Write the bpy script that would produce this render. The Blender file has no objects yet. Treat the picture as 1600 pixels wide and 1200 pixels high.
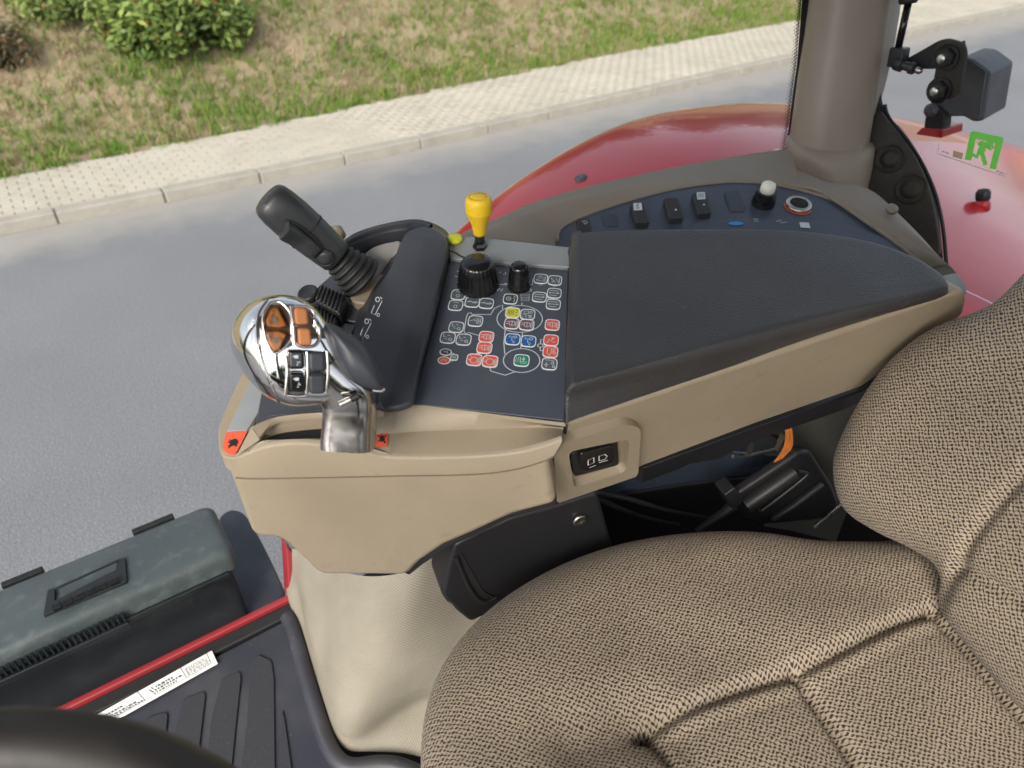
import bpy, bmesh, math, random
import numpy as np
from mathutils import Vector, Matrix

random.seed(7); rng = np.random.default_rng(7)
SC = bpy.context.scene
COL = SC.collection
V = lambda *a: np.array(a, float)
R = math.radians

# ------------------------------------------------------------------ camera, sky, sun, exposure
# world: X = towards the rear of the tractor, Y = towards its right side, Z = up, road at z = 0
EYE = V(0, 0, 2.9)
PITCH, AZ, FPX = R(37), R(55.6), 1110.0
cam_d = bpy.data.cameras.new('camera'); cam = bpy.data.objects.new('camera', cam_d); COL.objects.link(cam)
cam.location = EYE; cam.rotation_euler = (R(90) - PITCH, 0, AZ - R(90))
cam_d.sensor_width = 36; cam_d.lens = FPX / 1600 * 36; cam_d.clip_start = 0.02; cam_d.clip_end = 400
cam_d.dof.use_dof = True; cam_d.dof.focus_distance = 0.82; cam_d.dof.aperture_fstop = 6.5
SC.camera = cam
SC.render.resolution_x, SC.render.resolution_y = 1024, 768

SUN_EL, SUN_AZ = R(38), R(220)      # azimuth measured from +X towards +Y: light comes from the front left of the cab
world = bpy.data.worlds.new('World'); SC.world = world; world.use_nodes = True
nt = world.node_tree; nt.nodes.clear()
sky = nt.nodes.new('ShaderNodeTexSky'); sky.sky_type = 'NISHITA'; sky.sun_disc = False
sky.sun_elevation = SUN_EL; sky.sun_rotation = R(90) - SUN_AZ; sky.air_density = 1.0; sky.dust_density = 3.0; sky.ozone_density = 1.0
hs = nt.nodes.new('ShaderNodeHueSaturation'); hs.inputs['Saturation'].default_value = 0.42
bg = nt.nodes.new('ShaderNodeBackground'); bg.inputs['Strength'].default_value = 0.135
wo = nt.nodes.new('ShaderNodeOutputWorld')
nt.links.new(sky.outputs[0], hs.inputs['Color']); nt.links.new(hs.outputs[0], bg.inputs[0]); nt.links.new(bg.outputs[0], wo.inputs[0])
sun_d = bpy.data.lights.new('sun', 'SUN'); sun_d.energy = 2.1; sun_d.angle = R(32); sun_d.color = (1, .92, .80)
sun = bpy.data.objects.new('sun', sun_d); COL.objects.link(sun)
sd = Vector((math.cos(SUN_EL) * math.cos(SUN_AZ), math.cos(SUN_EL) * math.sin(SUN_AZ), math.sin(SUN_EL)))
sun.rotation_euler = sd.to_track_quat('Z', 'Y').to_euler(); sun.location = (0, 0, 20)
SC.view_settings.view_transform = 'Standard'; SC.view_settings.look = 'None'
SC.view_settings.gamma = 1; SC.view_settings.use_curve_mapping = False
SC.view_settings.exposure = 1.06
SC.cycles.max_bounces = 8; SC.cycles.transparent_max_bounces = 12; SC.cycles.use_denoising = True
SC.cycles.sample_clamp_indirect = 6.0

# ------------------------------------------------------------------ measuring helpers (points measured in the photo -> points on known planes)
UP = V(0, 0, 1)
FW = V(math.cos(AZ), math.sin(AZ), 0); RT = V(math.sin(AZ), -math.cos(AZ), 0)
CB = -(FW * math.cos(PITCH) - UP * math.sin(PITCH)); CU = FW * math.sin(PITCH) + UP * math.cos(PITCH)
def unit(v): v = np.asarray(v, float); return v / np.linalg.norm(v)
def ray(x, y): return unit(RT * (x - 800) + CU * (600 - y) - CB * FPX)
def onP(x, y, o, n): d = ray(x, y); return EYE + d * (np.dot(np.asarray(o) - EYE, n) / np.dot(d, n))
def onZ(x, y, h): return onP(x, y, EYE - UP * h, UP)          # h = metres below the eye
def onY(x, y, v): return onP(x, y, V(0, v, 0), V(0, 1, 0))
def onX(x, y, v): return onP(x, y, V(v, 0, 0), V(1, 0, 0))
def atD(x, y, depth): d = ray(x, y); return EYE + d * (depth / -np.dot(d, CB))

def cr(pts, k=6, closed=True):
    """Catmull-Rom resample"""
    P = [np.asarray(p, float) for p in pts]; n = len(P); out = []
    for i in range(n if closed else n - 1):
        g = (lambda j: P[j % n]) if closed else (lambda j: P[min(max(j, 0), n - 1)])
        a, b, c, d = g(i - 1), g(i), g(i + 1), g(i + 2)
        for s in range(k):
            t = s / k
            out.append(.5 * ((2 * b) + (c - a) * t + (2 * a - 5 * b + 4 * c - d) * t * t + (3 * b - a - 3 * c + d) * t ** 3))
    if not closed: out.append(P[-1])
    return out
def fillet(pts, r, k=4):
    """round the corners of a closed polygon (2D or 3D); r may be one radius or a list"""
    P = [np.asarray(p, float) for p in pts]; n = len(P); out = []
    for i in range(n):
        p, a, b = P[i], P[i - 1], P[(i + 1) % n]
        ri = r[i] if isinstance(r, (list, tuple)) else r
        la, lb = np.linalg.norm(a - p), np.linalg.norm(b - p)
        q = min(ri, la * .45, lb * .45)
        if q <= 1e-9: out.append(p); continue
        s, e = p + (a - p) / la * q, p + (b - p) / lb * q
        for j in range(k + 1):
            t = j / k; out.append((1 - t) ** 2 * s + 2 * t * (1 - t) * p + t * t * e)
    return out

# ------------------------------------------------------------------ materials
def mat(name, col, rough=.5, metal=0, noise=None, bump=None, coat=0, spec=.5, mix=None, obj_coords=False):
    m = bpy.data.materials.new(name); m.use_nodes = True; t = m.node_tree; p = t.nodes['Principled BSDF']
    p.inputs['Base Color'].default_value = (*col, 1); p.inputs['Roughness'].default_value = rough; p.inputs['Metallic'].default_value = metal
    p.inputs['Coat Weight'].default_value = coat; p.inputs['Coat Roughness'].default_value = .04; p.inputs['Specular IOR Level'].default_value = spec
    co = t.nodes.new('ShaderNodeNewGeometry')
    def tex(scale, detail=3, kind='noise'):
        if kind == 'voronoi':
            n = t.nodes.new('ShaderNodeTexVoronoi'); n.inputs['Scale'].default_value = scale
            t.links.new(co.outputs['Position'], n.inputs['Vector']); return n.outputs['Distance']
        n = t.nodes.new('ShaderNodeTexNoise'); n.inputs['Scale'].default_value = scale; n.inputs['Detail'].default_value = detail
        t.links.new(co.outputs['Position'], n.inputs['Vector']); return n.outputs['Fac']
    last = None
    for (scale, c2, lo, hi) in (mix or []):                        # blotches of a second colour
        f = tex(scale, 5); mr = t.nodes.new('ShaderNodeMapRange'); mr.inputs[1].default_value = lo; mr.inputs[2].default_value = hi
        t.links.new(f, mr.inputs[0]); mx = t.nodes.new('ShaderNodeMix'); mx.data_type = 'RGBA'
        t.links.new(mr.outputs[0], mx.inputs['Factor'])
        if last is None: mx.inputs['A'].default_value = (*col, 1)
        else: t.links.new(last, mx.inputs['A'])
        mx.inputs['B'].default_value = (*c2, 1); last = mx.outputs['Result']
    if last is not None: t.links.new(last, p.inputs['Base Color'])
    if noise:                                                       # roughness variation (scale, amount)
        f = tex(noise[0], 4); mr = t.nodes.new('ShaderNodeMapRange'); mr.inputs[1].default_value = .3; mr.inputs[2].default_value = .7
        mr.inputs[3].default_value = max(rough - noise[1], .02); mr.inputs[4].default_value = rough + noise[1]
        t.links.new(f, mr.inputs[0]); t.links.new(mr.outputs[0], p.inputs['Roughness'])
    if bump:                                                        # (kind, scale, strength, distance)
        f = tex(bump[1], 2, bump[0]); b = t.nodes.new('ShaderNodeBump'); b.inputs['Strength'].default_value = bump[2]; b.inputs['Distance'].default_value = bump[3]
        t.links.new(f, b.inputs['Height']); t.links.new(b.outputs[0], p.inputs['Normal'])
    m.diffuse_color = (*col, 1)
    return m

M = {}
M['beige'] = mat('beige_plastic', (.325, .272, .195), .46, noise=(9, .09), bump=('noise', 1100, .35, .0008), mix=[(7, (.285, .237, .168), .42, .72), (45, (.25, .205, .145), .64, .78), (400, (.29, .24, .17), .6, .7)])
M['beige_grey'] = mat('grey_beige_trim', (.24, .21, .17), .55, noise=(9, .06), bump=('noise', 700, .2, .0008), mix=[(8, (.22, .19, .155), .45, .75)])
M['grey_light'] = mat('light_grey_plastic', (.27, .29, .30), .38, noise=(12, .06), mix=[(20, (.22, .24, .25), .5, .8)])
M['pod'] = mat('pod_grey_plastic', (.36, .35, .33), .42, noise=(12, .06))
M['keypad'] = mat('keypad_film', (.064, .075, .098), .34, noise=(10, .05), bump=('noise', 1500, .1, .0004), mix=[(14, (.076, .088, .112), .45, .7)])
M['switch'] = mat('switch_plastic', (.032, .034, .036), .42, noise=(40, .06))
M['seam'] = mat('seam_shadow_line', (.15, .12, .085), .7)
M['panel'] = mat('switch_panel_film', (.048, .062, .092), .36, noise=(10, .05), mix=[(14, (.06, .075, .105), .45, .7)])
M['plate'] = mat('dark_plate', (.05, .056, .066), .42, noise=(14, .06))
M['leather'] = mat('black_grained_vinyl', (.030, .0305, .0325), .38, spec=.7, noise=(14, .05), bump=('voronoi', 800, .55, .001), mix=[(9, (.038, .0385, .0405), .45, .7), (70, (.07, .068, .07), .70, .78)])
M['wing'] = mat('black_soft_plastic', (.036, .038, .045), .40, noise=(16, .09), bump=('noise', 500, .25, .001), mix=[(12, (.05, .052, .06), .45, .7)])
M['black'] = mat('black_plastic', (.018, .018, .02), .42, noise=(20, .06), bump=('noise', 600, .1, .0006))
M['black_gloss'] = mat('glossy_black_plastic', (.010, .010, .011), .15, noise=(40, .05))
M['black_matte'] = mat('matte_black', (.012, .012, .013), .75)
M['void'] = mat('void_shade_black', (.008, .008, .010), .6)  # near-black that stands in for the deep shade under seat and armrest
M['beam'] = mat('blue_black_gloss_paint', (.03, .04, .06), .25, coat=.8)
M['grip'] = mat('grip_plastic', (.030, .033, .034), .36, noise=(25, .05), bump=('noise', 900, .18, .0006))
M['palm'] = mat('soft_touch_rubber', (.042, .048, .060), .46, noise=(20, .06), bump=('noise', 900, .1, .0005))
M['chrome'] = mat('chrome', (.70, .69, .67), .06, 1, noise=(18, .03), bump=('noise', 30, .03, .002))
M['chrome_worn'] = mat('worn_chrome', (.42, .41, .40), .16, 1, noise=(25, .08), bump=('noise', 45, .08, .002), mix=[(60, (.25, .24, .23), .55, .68)])
M['metal'] = mat('zinc_metal', (.55, .54, .50), .33, 1, noise=(60, .1))
M['amber'] = mat('amber_button', (.30, .105, .02), .3, noise=(60, .08), mix=[(110, (.10, .035, .01), .5, .62)])
M['orange'] = mat('orange_button', (.45, .175, .065), .5, bump=('noise', 500, .15, .0006))
M['amber_dark'] = mat('amber_button_edge', (.05, .022, .008), .25)
M['yellow'] = mat('yellow_plastic', (.85, .56, .02), .42, noise=(30, .05), mix=[(40, (.72, .44, .015), .6, .8)])
M['lime'] = mat('yellow_nut', (.62, .66, .03), .4)
M['white'] = mat('white_print', (.78, .80, .80), .5)
M['print'] = mat('pale_print', (.52, .60, .63), .5)
M['ivory'] = mat('ivory_button', (.82, .83, .74), .35)
M['red_print'] = mat('red_decal', (.70, .11, .05), .45)
M['k_red'] = mat('key_red', (.70, .105, .075), .38)
M['k_yellow'] = mat('key_yellow', (.62, .62, .06), .38)
M['k_blue'] = mat('key_blue', (.014, .105, .33), .38)
M['k_green'] = mat('key_green', (.015, .23, .135), .38)
M['k_mauve'] = mat('key_mauve', (.16, .065, .10), .38)
M['k_grey'] = mat('key_grey', (.085, .115, .135), .38)
M['blue_dot'] = mat('blue_symbol', (.03, .25, .6), .4)
M['red_dim'] = mat('dim_red_symbol', (.22, .02, .03), .4)
M['paint'] = mat('red_tractor_paint', (.50, .014, .02), .32, coat=.65, spec=.35, noise=(5, .05), mix=[(2.2, (.42, .02, .025), .45, .7), (300, (.5, .12, .1), .70, .76)])
M['red_sill'] = mat('red_sill_paint', (.25, .022, .03), .45, coat=.3)
M['pillar'] = mat('pillar_cover', (.27, .235, .19), .38, noise=(7, .07), bump=('noise', 700, .12, .0006), mix=[(6, (.23, .20, .16), .45, .7), (40, (.30, .26, .21), .7, .8)])
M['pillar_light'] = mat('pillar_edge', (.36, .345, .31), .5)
M['rubber'] = mat('black_rubber', (.012, .013, .014), .55)
M['dusty'] = mat('dusty_black_plate', (.022, .019, .014), .6, mix=[(14, (.075, .06, .038), .5, .8), (90, (.05, .04, .028), .55, .8)])
M['box'] = mat('dusty_toolbox_plastic', (.065, .078, .082), .42, noise=(20, .1), bump=('noise', 60, .2, .003), mix=[(8, (.085, .10, .103), .4, .7), (40, (.12, .133, .134), .54, .74), (260, (.20, .21, .20), .66, .74)])
M['box_dark'] = mat('toolbox_side', (.009, .012, .015), .42, mix=[(30, (.018, .021, .023), .5, .8)])
M['tank'] = mat('tank_plastic', (.035, .04, .05), .38, mix=[(12, (.07, .075, .085), .5, .75)])
M['mat_floor'] = mat('floor_mat_rubber', (.027, .029, .040), .5, noise=(12, .08), mix=[(9, (.042, .044, .056), .45, .7), (120, (.10, .095, .09), .66, .76), (5, (.07, .066, .06), .55, .75)])
M['mat_pad'] = mat('floor_mat_grip', (.024, .026, .032), .62, bump=('noise', 500, .5, .0015), mix=[(300, (.06, .06, .065), .6, .75)])
M['lamp'] = mat('grey_lamp_housing', (.075, .08, .09), .55, mix=[(14, (.12, .125, .135), .45, .7), (90, (.2, .2, .21), .7, .8)])
M['wire'] = mat('orange_wire', (.5, .16, .03), .45)
M['green_print'] = mat('green_decal', (.24, .90, .13), .5)
M['bark'] = mat('twig_bark', (.11, .08, .05), .85)

def two_tone_weave(name, c_light, c_dark, pu, pv, lo, hi, bump, rough=.9, spots=True):
    """knitted cloth: staggered dark holes in a pale yarn net, in UV metres"""
    m = bpy.data.materials.new(name); m.use_nodes = True; t = m.node_tree; L = t.links.new; p = t.nodes['Principled BSDF']
    p.inputs['Roughness'].default_value = rough; p.inputs['Specular IOR Level'].default_value = .15; p.inputs['Sheen Weight'].default_value = .15 if spots else 0
    uv = t.nodes.new('ShaderNodeUVMap')
    def N(op, a, b=None):
        n = t.nodes.new('ShaderNodeMath'); n.operation = op
        for i, x in enumerate((a, b)):
            if x is None: continue
            if isinstance(x, (int, float)): n.inputs[i].default_value = x
            else: L(x, n.inputs[i])
        return n.outputs[0]
    nz = t.nodes.new('ShaderNodeTexNoise'); nz.inputs['Scale'].default_value = 130; nz.inputs['Detail'].default_value = 2
    L(uv.outputs[0], nz.inputs['Vector'])
    va = t.nodes.new('ShaderNodeVectorMath'); va.operation = 'SCALE'; va.inputs['Scale'].default_value = pu * (.85 if spots else .35); L(nz.outputs['Color'], va.inputs[0])
    vb = t.nodes.new('ShaderNodeVectorMath'); L(uv.outputs[0], vb.inputs[0]); L(va.outputs[0], vb.inputs[1])
    sp = t.nodes.new('ShaderNodeSeparateXYZ'); L(vb.outputs[0], sp.inputs[0])
    cu = N('COSINE', N('MULTIPLY', sp.outputs[0], 2 * math.pi / pu)); 
    cv = N('COSINE', N('MULTIPLY', sp.outputs[1], 2 * math.pi / pv))
    s2 = N('SINE', N('MULTIPLY', N('ADD', sp.outputs[0], sp.outputs[1]), 4 * math.pi / pu))
    h = N('ADD', N('MULTIPLY', cu, cv), N('MULTIPLY', s2, .28))
    fib = t.nodes.new('ShaderNodeTexNoise'); fib.inputs['Scale'].default_value = 1500; fib.inputs['Detail'].default_value = 2; L(uv.outputs[0], fib.inputs['Vector'])
    h2 = N('ADD', h, N('MULTIPLY', N('SUBTRACT', fib.outputs['Fac'], .5), .9))
    mr = t.nodes.new('ShaderNodeMapRange'); mr.inputs[1].default_value = lo; mr.inputs[2].default_value = hi; mr.interpolation_type = 'SMOOTHSTEP'; L(h2, mr.inputs[0])
    mx = t.nodes.new('ShaderNodeMix'); mx.data_type = 'RGBA'; mx.inputs['A'].default_value = (*c_light, 1); mx.inputs['B'].default_value = (*c_dark, 1); L(mr.outputs[0], mx.inputs['Factor'])
    big = t.nodes.new('ShaderNodeTexNoise'); big.inputs['Scale'].default_value = 9; big.inputs['Detail'].default_value = 4; L(uv.outputs[0], big.inputs['Vector'])
    m2 = t.nodes.new('ShaderNodeMapRange'); m2.inputs[1].default_value = .3; m2.inputs[2].default_value = .7; m2.inputs[3].default_value = .86; m2.inputs[4].default_value = 1.1; L(big.outputs['Fac'], m2.inputs[0])
    sc = t.nodes.new('ShaderNodeVectorMath'); sc.operation = 'SCALE'; L(mx.outputs['Result'], sc.inputs[0]); L(m2.outputs[0], sc.inputs['Scale'])
    L(sc.outputs[0], p.inputs['Base Color'])
    b = t.nodes.new('ShaderNodeBump'); b.inputs['Strength'].default_value = bump; b.inputs['Distance'].default_value = .0016; b.invert = True
    L(mr.outputs[0], b.inputs['Height']); L(b.outputs[0], p.inputs['Normal'])
    return m
M['cloth'] = two_tone_weave('seat_cloth', (.385, .315, .235), (.048, .036, .027), .0061, .0047, -.05, .58, .8)
M['lining'] = two_tone_weave('woven_vinyl_lining', (.30, .275, .225), (.17, .155, .125), .0042, .0034, -.2, .7, .25, .6, False)

def glass_mat(name, tint, amount, rough=.0):
    m = bpy.data.materials.new(name); m.use_nodes = True; t = m.node_tree; t.nodes.clear(); L = t.links.new
    o = t.nodes.new('ShaderNodeOutputMaterial'); tr = t.nodes.new('ShaderNodeBsdfTransparent'); tr.inputs[0].default_value = (*tint, 1)
    gl = t.nodes.new('ShaderNodeBsdfGlossy'); gl.inputs['Roughness'].default_value = rough
    fr = t.nodes.new('ShaderNodeLayerWeight'); fr.inputs['Blend'].default_value = .12
    mu = t.nodes.new('ShaderNodeMath'); mu.operation = 'MULTIPLY'; mu.inputs[1].default_value = amount
    mx = t.nodes.new('ShaderNodeMixShader'); L(fr.outputs['Fresnel'], mu.inputs[0]); L(mu.outputs[0], mx.inputs[0]); L(tr.outputs[0], mx.inputs[1]); L(gl.outputs[0], mx.inputs[2]); L(mx.outputs[0], o.inputs[0])
    return m
M['glass'] = glass_mat('window_glass', (.965, .98, .98), .5)
M['film'] = glass_mat('clear_sticker_film', (.96, .97, .97), .5, .3)

# ------------------------------------------------------------------ object builders
ORG = {}
def world_of(p): return ORG[p.name] if p is not None else V(0, 0, 0)
def thing(name, label, cat, loc, group=None):
    o = bpy.data.objects.new(name, None); COL.objects.link(o); o.location = loc; o.empty_display_size = .05
    o['label'] = label; o['category'] = cat
    if group: o['group'] = group
    ORG[o.name] = np.asarray(loc, float); return o
def tag(o, label, cat, group=None):
    o['label'] = label; o['category'] = cat
    if group: o['group'] = group
    return o
def obj(name, verts, faces, m, parent=None, smooth=True, uvs=None, mats=None, fmat=None, sharp=None, kind=None):
    verts = np.asarray(verts, float).reshape(-1, 3); o0 = (verts.min(0) + verts.max(0)) / 2
    me = bpy.data.meshes.new(name); me.from_pydata((verts - o0).tolist(), [], [list(map(int, f)) for f in faces]); me.update()
    for x in (mats or [m]): me.materials.append(M[x] if isinstance(x, str) else x)
    if fmat is not None: me.polygons.foreach_set('material_index', np.asarray(fmat, np.int32))
    if smooth: me.polygons.foreach_set('use_smooth', np.ones(len(me.polygons), bool))
    if sharp is not None: me.set_sharp_from_angle(angle=R(sharp))
    if uvs is not None:
        uvs = np.asarray(uvs, float); ul = me.uv_layers.new(name='UVMap')
        vi = np.empty(len(me.loops), np.int32); me.loops.foreach_get('vertex_index', vi); ul.data.foreach_set('uv', uvs[vi].ravel())
    o = bpy.data.objects.new(name, me); COL.objects.link(o); o.location = o0 - world_of(parent)
    if parent is not None: o.parent = parent
    if kind: o['kind'] = kind
    ORG[o.name] = o0
    return o
def dup(src, parent, delta, name=None):
    o = src.copy(); COL.objects.link(o); o.parent = parent
    w = ORG[src.name] + np.asarray(delta, float); o.location = w - world_of(parent); ORG[o.name] = w
    for k in ('label', 'category'):
        if parent is not None and k in o: del o[k]
    return o
def bev(o, w, seg=3, ang=40):
    b = o.modifiers.new('bevel', 'BEVEL'); b.width = w; b.segments = seg; b.limit_method = 'ANGLE'; b.angle_limit = R(ang); b.harden_normals = False
    b.use_clamp_overlap = True
    for p in o.data.polygons: p.use_smooth = True
    n = o.modifiers.new('normals', 'WEIGHTED_NORMAL'); n.keep_sharp = False; n.weight = 80
    return o
def prism(name, top, ext, m, parent=None, bevel=0, seg=3, kind=None, ang=40, scale=1.0):
    """closed solid: outline TOP (3D) swept by vector EXT; SCALE shrinks or widens the far end"""
    T = np.array([np.asarray(p, float) for p in top]); n = len(T); c = T.mean(0)
    Bt = c + (T - c) * scale + np.asarray(ext, float)
    nrm = sum(np.cross(T[i] - c, T[(i + 1) % n] - c) for i in range(n))
    if np.dot(nrm, ext) > 0: T, Bt = T[::-1], Bt[::-1]
    faces = [list(range(n)), list(range(2 * n - 1, n - 1, -1))] + [[i, n + i, n + (i + 1) % n, (i + 1) % n] for i in range(n)]
    o = obj(name, np.vstack([T, Bt]), faces, m, parent, smooth=False, kind=kind)
    if bevel: bev(o, bevel, seg, ang)
    return o
def loft(secs, cap=True):
    n = len(secs[0]); Vv = [p for s in secs for p in s]; F = []
    for i in range(len(secs) - 1):
        for j in range(n): F.append([i * n + j, i * n + (j + 1) % n, (i + 1) * n + (j + 1) % n, (i + 1) * n + j])
    if cap: F.append(list(range(n - 1, -1, -1))); F.append([(len(secs) - 1) * n + j for j in range(n)])
    return Vv, F
def ring(c, a, b, ra, rb, n=24, e=2.0):
    out = []
    for j in range(n):
        t = 2 * math.pi * j / n; cs, sn = math.cos(t), math.sin(t)
        out.append(np.asarray(c) + np.asarray(a) * ra * math.copysign(abs(cs) ** (2 / e), cs) + np.asarray(b) * rb * math.copysign(abs(sn) ** (2 / e), sn))
    return out
def perp(ax):
    ax = unit(ax); r = V(1, 0, 0) if abs(ax[0]) < .8 else V(0, 1, 0); a = unit(np.cross(ax, r)); return a, np.cross(ax, a)
def revolve(name, prof, o, axis, m, parent=None, n=32, flute=0, nf=0, smooth=True, sharp=None, ab=None):
    """PROF: (radius, height) pairs along AXIS from O"""
    a, b = ab or perp(axis); ax = unit(axis); secs = []
    for (r, h) in prof:
        s = []
        for j in range(n):
            t = 2 * math.pi * j / n; rr = r * (1 + flute * math.cos(nf * t)) if (nf and r > .3 * prof[0][0]) else r
            s.append(np.asarray(o) + ax * h + a * rr * math.cos(t) + b * rr * math.sin(t))
        secs.append(s)
    vv, ff = loft(secs); return obj(name, vv, ff, m, parent, smooth, sharp=sharp)
def tube_geo(path, r, n=10):
    P = [np.asarray(p, float) for p in path]; secs = []; a = None
    for i, p in enumerate(P):
        d = unit(P[min(i + 1, len(P) - 1)] - P[max(i - 1, 0)])
        if a is None: a, b = perp(d)
        else: a = unit(a - d * np.dot(a, d)); b = np.cross(d, a)
        rr = r[i] if isinstance(r, (list, tuple, np.ndarray)) else r
        secs.append(ring(p, a, b, rr, rr, n))
    return loft(secs)
def tube(name, path, r, m, parent=None, n=10): vv, ff = tube_geo(path, r, n); return obj(name, vv, ff, m, parent, sharp=50)
def join(*geos):
    VV, FF, k = [], [], 0
    for vv, ff in geos:
        VV += list(vv); FF += [[i + k for i in f] for f in ff]; k += len(vv)
    return VV, FF
def box_geo(c, ax, ay, az, sx, sy, sz):
    c = np.asarray(c, float); vv = [c + ax * sx * i / 2 + ay * sy * j / 2 + az * sz * k / 2 for i in (-1, 1) for j in (-1, 1) for k in (-1, 1)]
    return vv, [[0, 1, 3, 2], [4, 6, 7, 5], [0, 4, 5, 1], [2, 3, 7, 6], [0, 2, 6, 4], [1, 5, 7, 3]]
def sheet(lines, closed=False):
    """quads between polylines that have the same number of points"""
    n = len(lines[0]); vv = [p for l in lines for p in l]; ff = []
    for i in range(len(lines) - 1):
        for j in range(n if closed else n - 1): ff.append([i * n + j, i * n + (j + 1) % n, (i + 1) * n + (j + 1) % n, (i + 1) * n + j])
    return vv, ff
def resample(pts, n):
    P = np.array([np.asarray(p, float) for p in pts]); d = np.r_[0, np.cumsum(np.linalg.norm(np.diff(P, axis=0), axis=1))]
    t = np.linspace(0, d[-1], n); return [np.array([np.interp(x, d, P[:, k]) for k in range(P.shape[1])]) for x in t]
class Fr:
    """a flat frame: o origin, u v in-plane axes, n normal"""
    def __init__(s, o, u, n): s.o = np.asarray(o, float); s.n = unit(n); s.u = unit(np.asarray(u) - s.n * np.dot(u, s.n)); s.v = np.cross(s.n, s.u)
    def P(s, u, v, w=0): return s.o + s.u * u + s.v * v + s.n * w
    def px(s, x, y, w=0): return onP(x, y, s.o + s.n * w, s.n)
    def uv(s, x, y): d = s.px(x, y) - s.o; return np.dot(d, s.u), np.dot(d, s.v)
    def off(s, w): return Fr(s.o + s.n * w, s.u, s.n)
def ribbon(line, w, fr, h=0, closed=False):
    """flat stroke of width w along a (u,v) polyline, h above the frame, with a hair of thickness"""
    L = [np.asarray(p, float) for p in line]; n = len(L); vv, ff = [], []
    for i in range(n):
        a = L[(i - 1) % n] if (closed or i > 0) else L[i]; b = L[(i + 1) % n] if (closed or i < n - 1) else L[i]
        d = b - a; d = d / (np.linalg.norm(d) + 1e-12); q = np.array([-d[1], d[0]]) * w / 2
        vv += [fr.P(*(L[i] + q), h), fr.P(*(L[i] - q), h)]
    for i in range(n if closed else n - 1):
        j = (i + 1) % n; ff.append([2 * i, 2 * i + 1, 2 * j + 1, 2 * j])
    return vv, ff
def circ(c, rx, ry=None, n=20, a0=0, a1=2 * math.pi):
    ry = ry or rx; full = abs(a1 - a0 - 2 * math.pi) < 1e-6
    return [np.array([c[0] + rx * math.cos(a0 + (a1 - a0) * i / (n if full else n - 1)), c[1] + ry * math.sin(a0 + (a1 - a0) * i / (n if full else n - 1))]) for i in range(n)]
def disc_geo(pts3): return list(pts3), [list(range(len(pts3)))]

# ================================================================== THE ROAD AND THE BANK
def numeric_mesh(name, v, f_quads, mats_, fmat=None, col=None, kind=None, smooth=False):
    me = bpy.data.meshes.new(name); nv, nf = len(v), len(f_quads); k = f_quads.shape[1]
    me.vertices.add(nv); me.vertices.foreach_set('co', v.astype(np.float32).ravel())
    me.loops.add(nf * k); me.loops.foreach_set('vertex_index', f_quads.astype(np.int32).ravel())
    me.polygons.add(nf); me.polygons.foreach_set('loop_start', np.arange(0, nf * k, k, dtype=np.int32))
    if fmat is not None: me.polygons.foreach_set('material_index', fmat.astype(np.int32))
    if smooth: me.polygons.foreach_set('use_smooth', np.ones(nf, bool))
    me.update(calc_edges=True); me.validate()
    for m in mats_: me.materials.append(m)
    if col is not None:
        a = me.color_attributes.new('tone', 'FLOAT_COLOR', 'POINT'); a.data.foreach_set('color', np.c_[col, np.ones(nv)].astype(np.float32).ravel())
    o = bpy.data.objects.new(name, me); COL.objects.link(o)
    if kind: o['kind'] = kind
    ORG[o.name] = V(0, 0, 0)
    return o
def tone_mat(name, rough=.7, trans=.25):
    m = bpy.data.materials.new(name); m.use_nodes = True; t = m.node_tree; p = t.nodes['Principled BSDF']; p.inputs['Roughness'].default_value = rough; p.inputs['Specular IOR Level'].default_value = .25
    a = t.nodes.new('ShaderNodeVertexColor'); a.layer_name = 'tone'; t.links.new(a.outputs[0], p.inputs['Base Color'])
    tr = t.nodes.new('ShaderNodeBsdfTranslucent'); t.links.new(a.outputs[0], tr.inputs[0]); mx = t.nodes.new('ShaderNodeMixShader'); mx.inputs[0].default_value = trans
    t.links.new(p.outputs[0], mx.inputs[1]); t.links.new(tr.outputs[0], mx.inputs[2]); t.links.new(mx.outputs[0], t.nodes['Material Output'].inputs[0])
    return m

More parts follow.
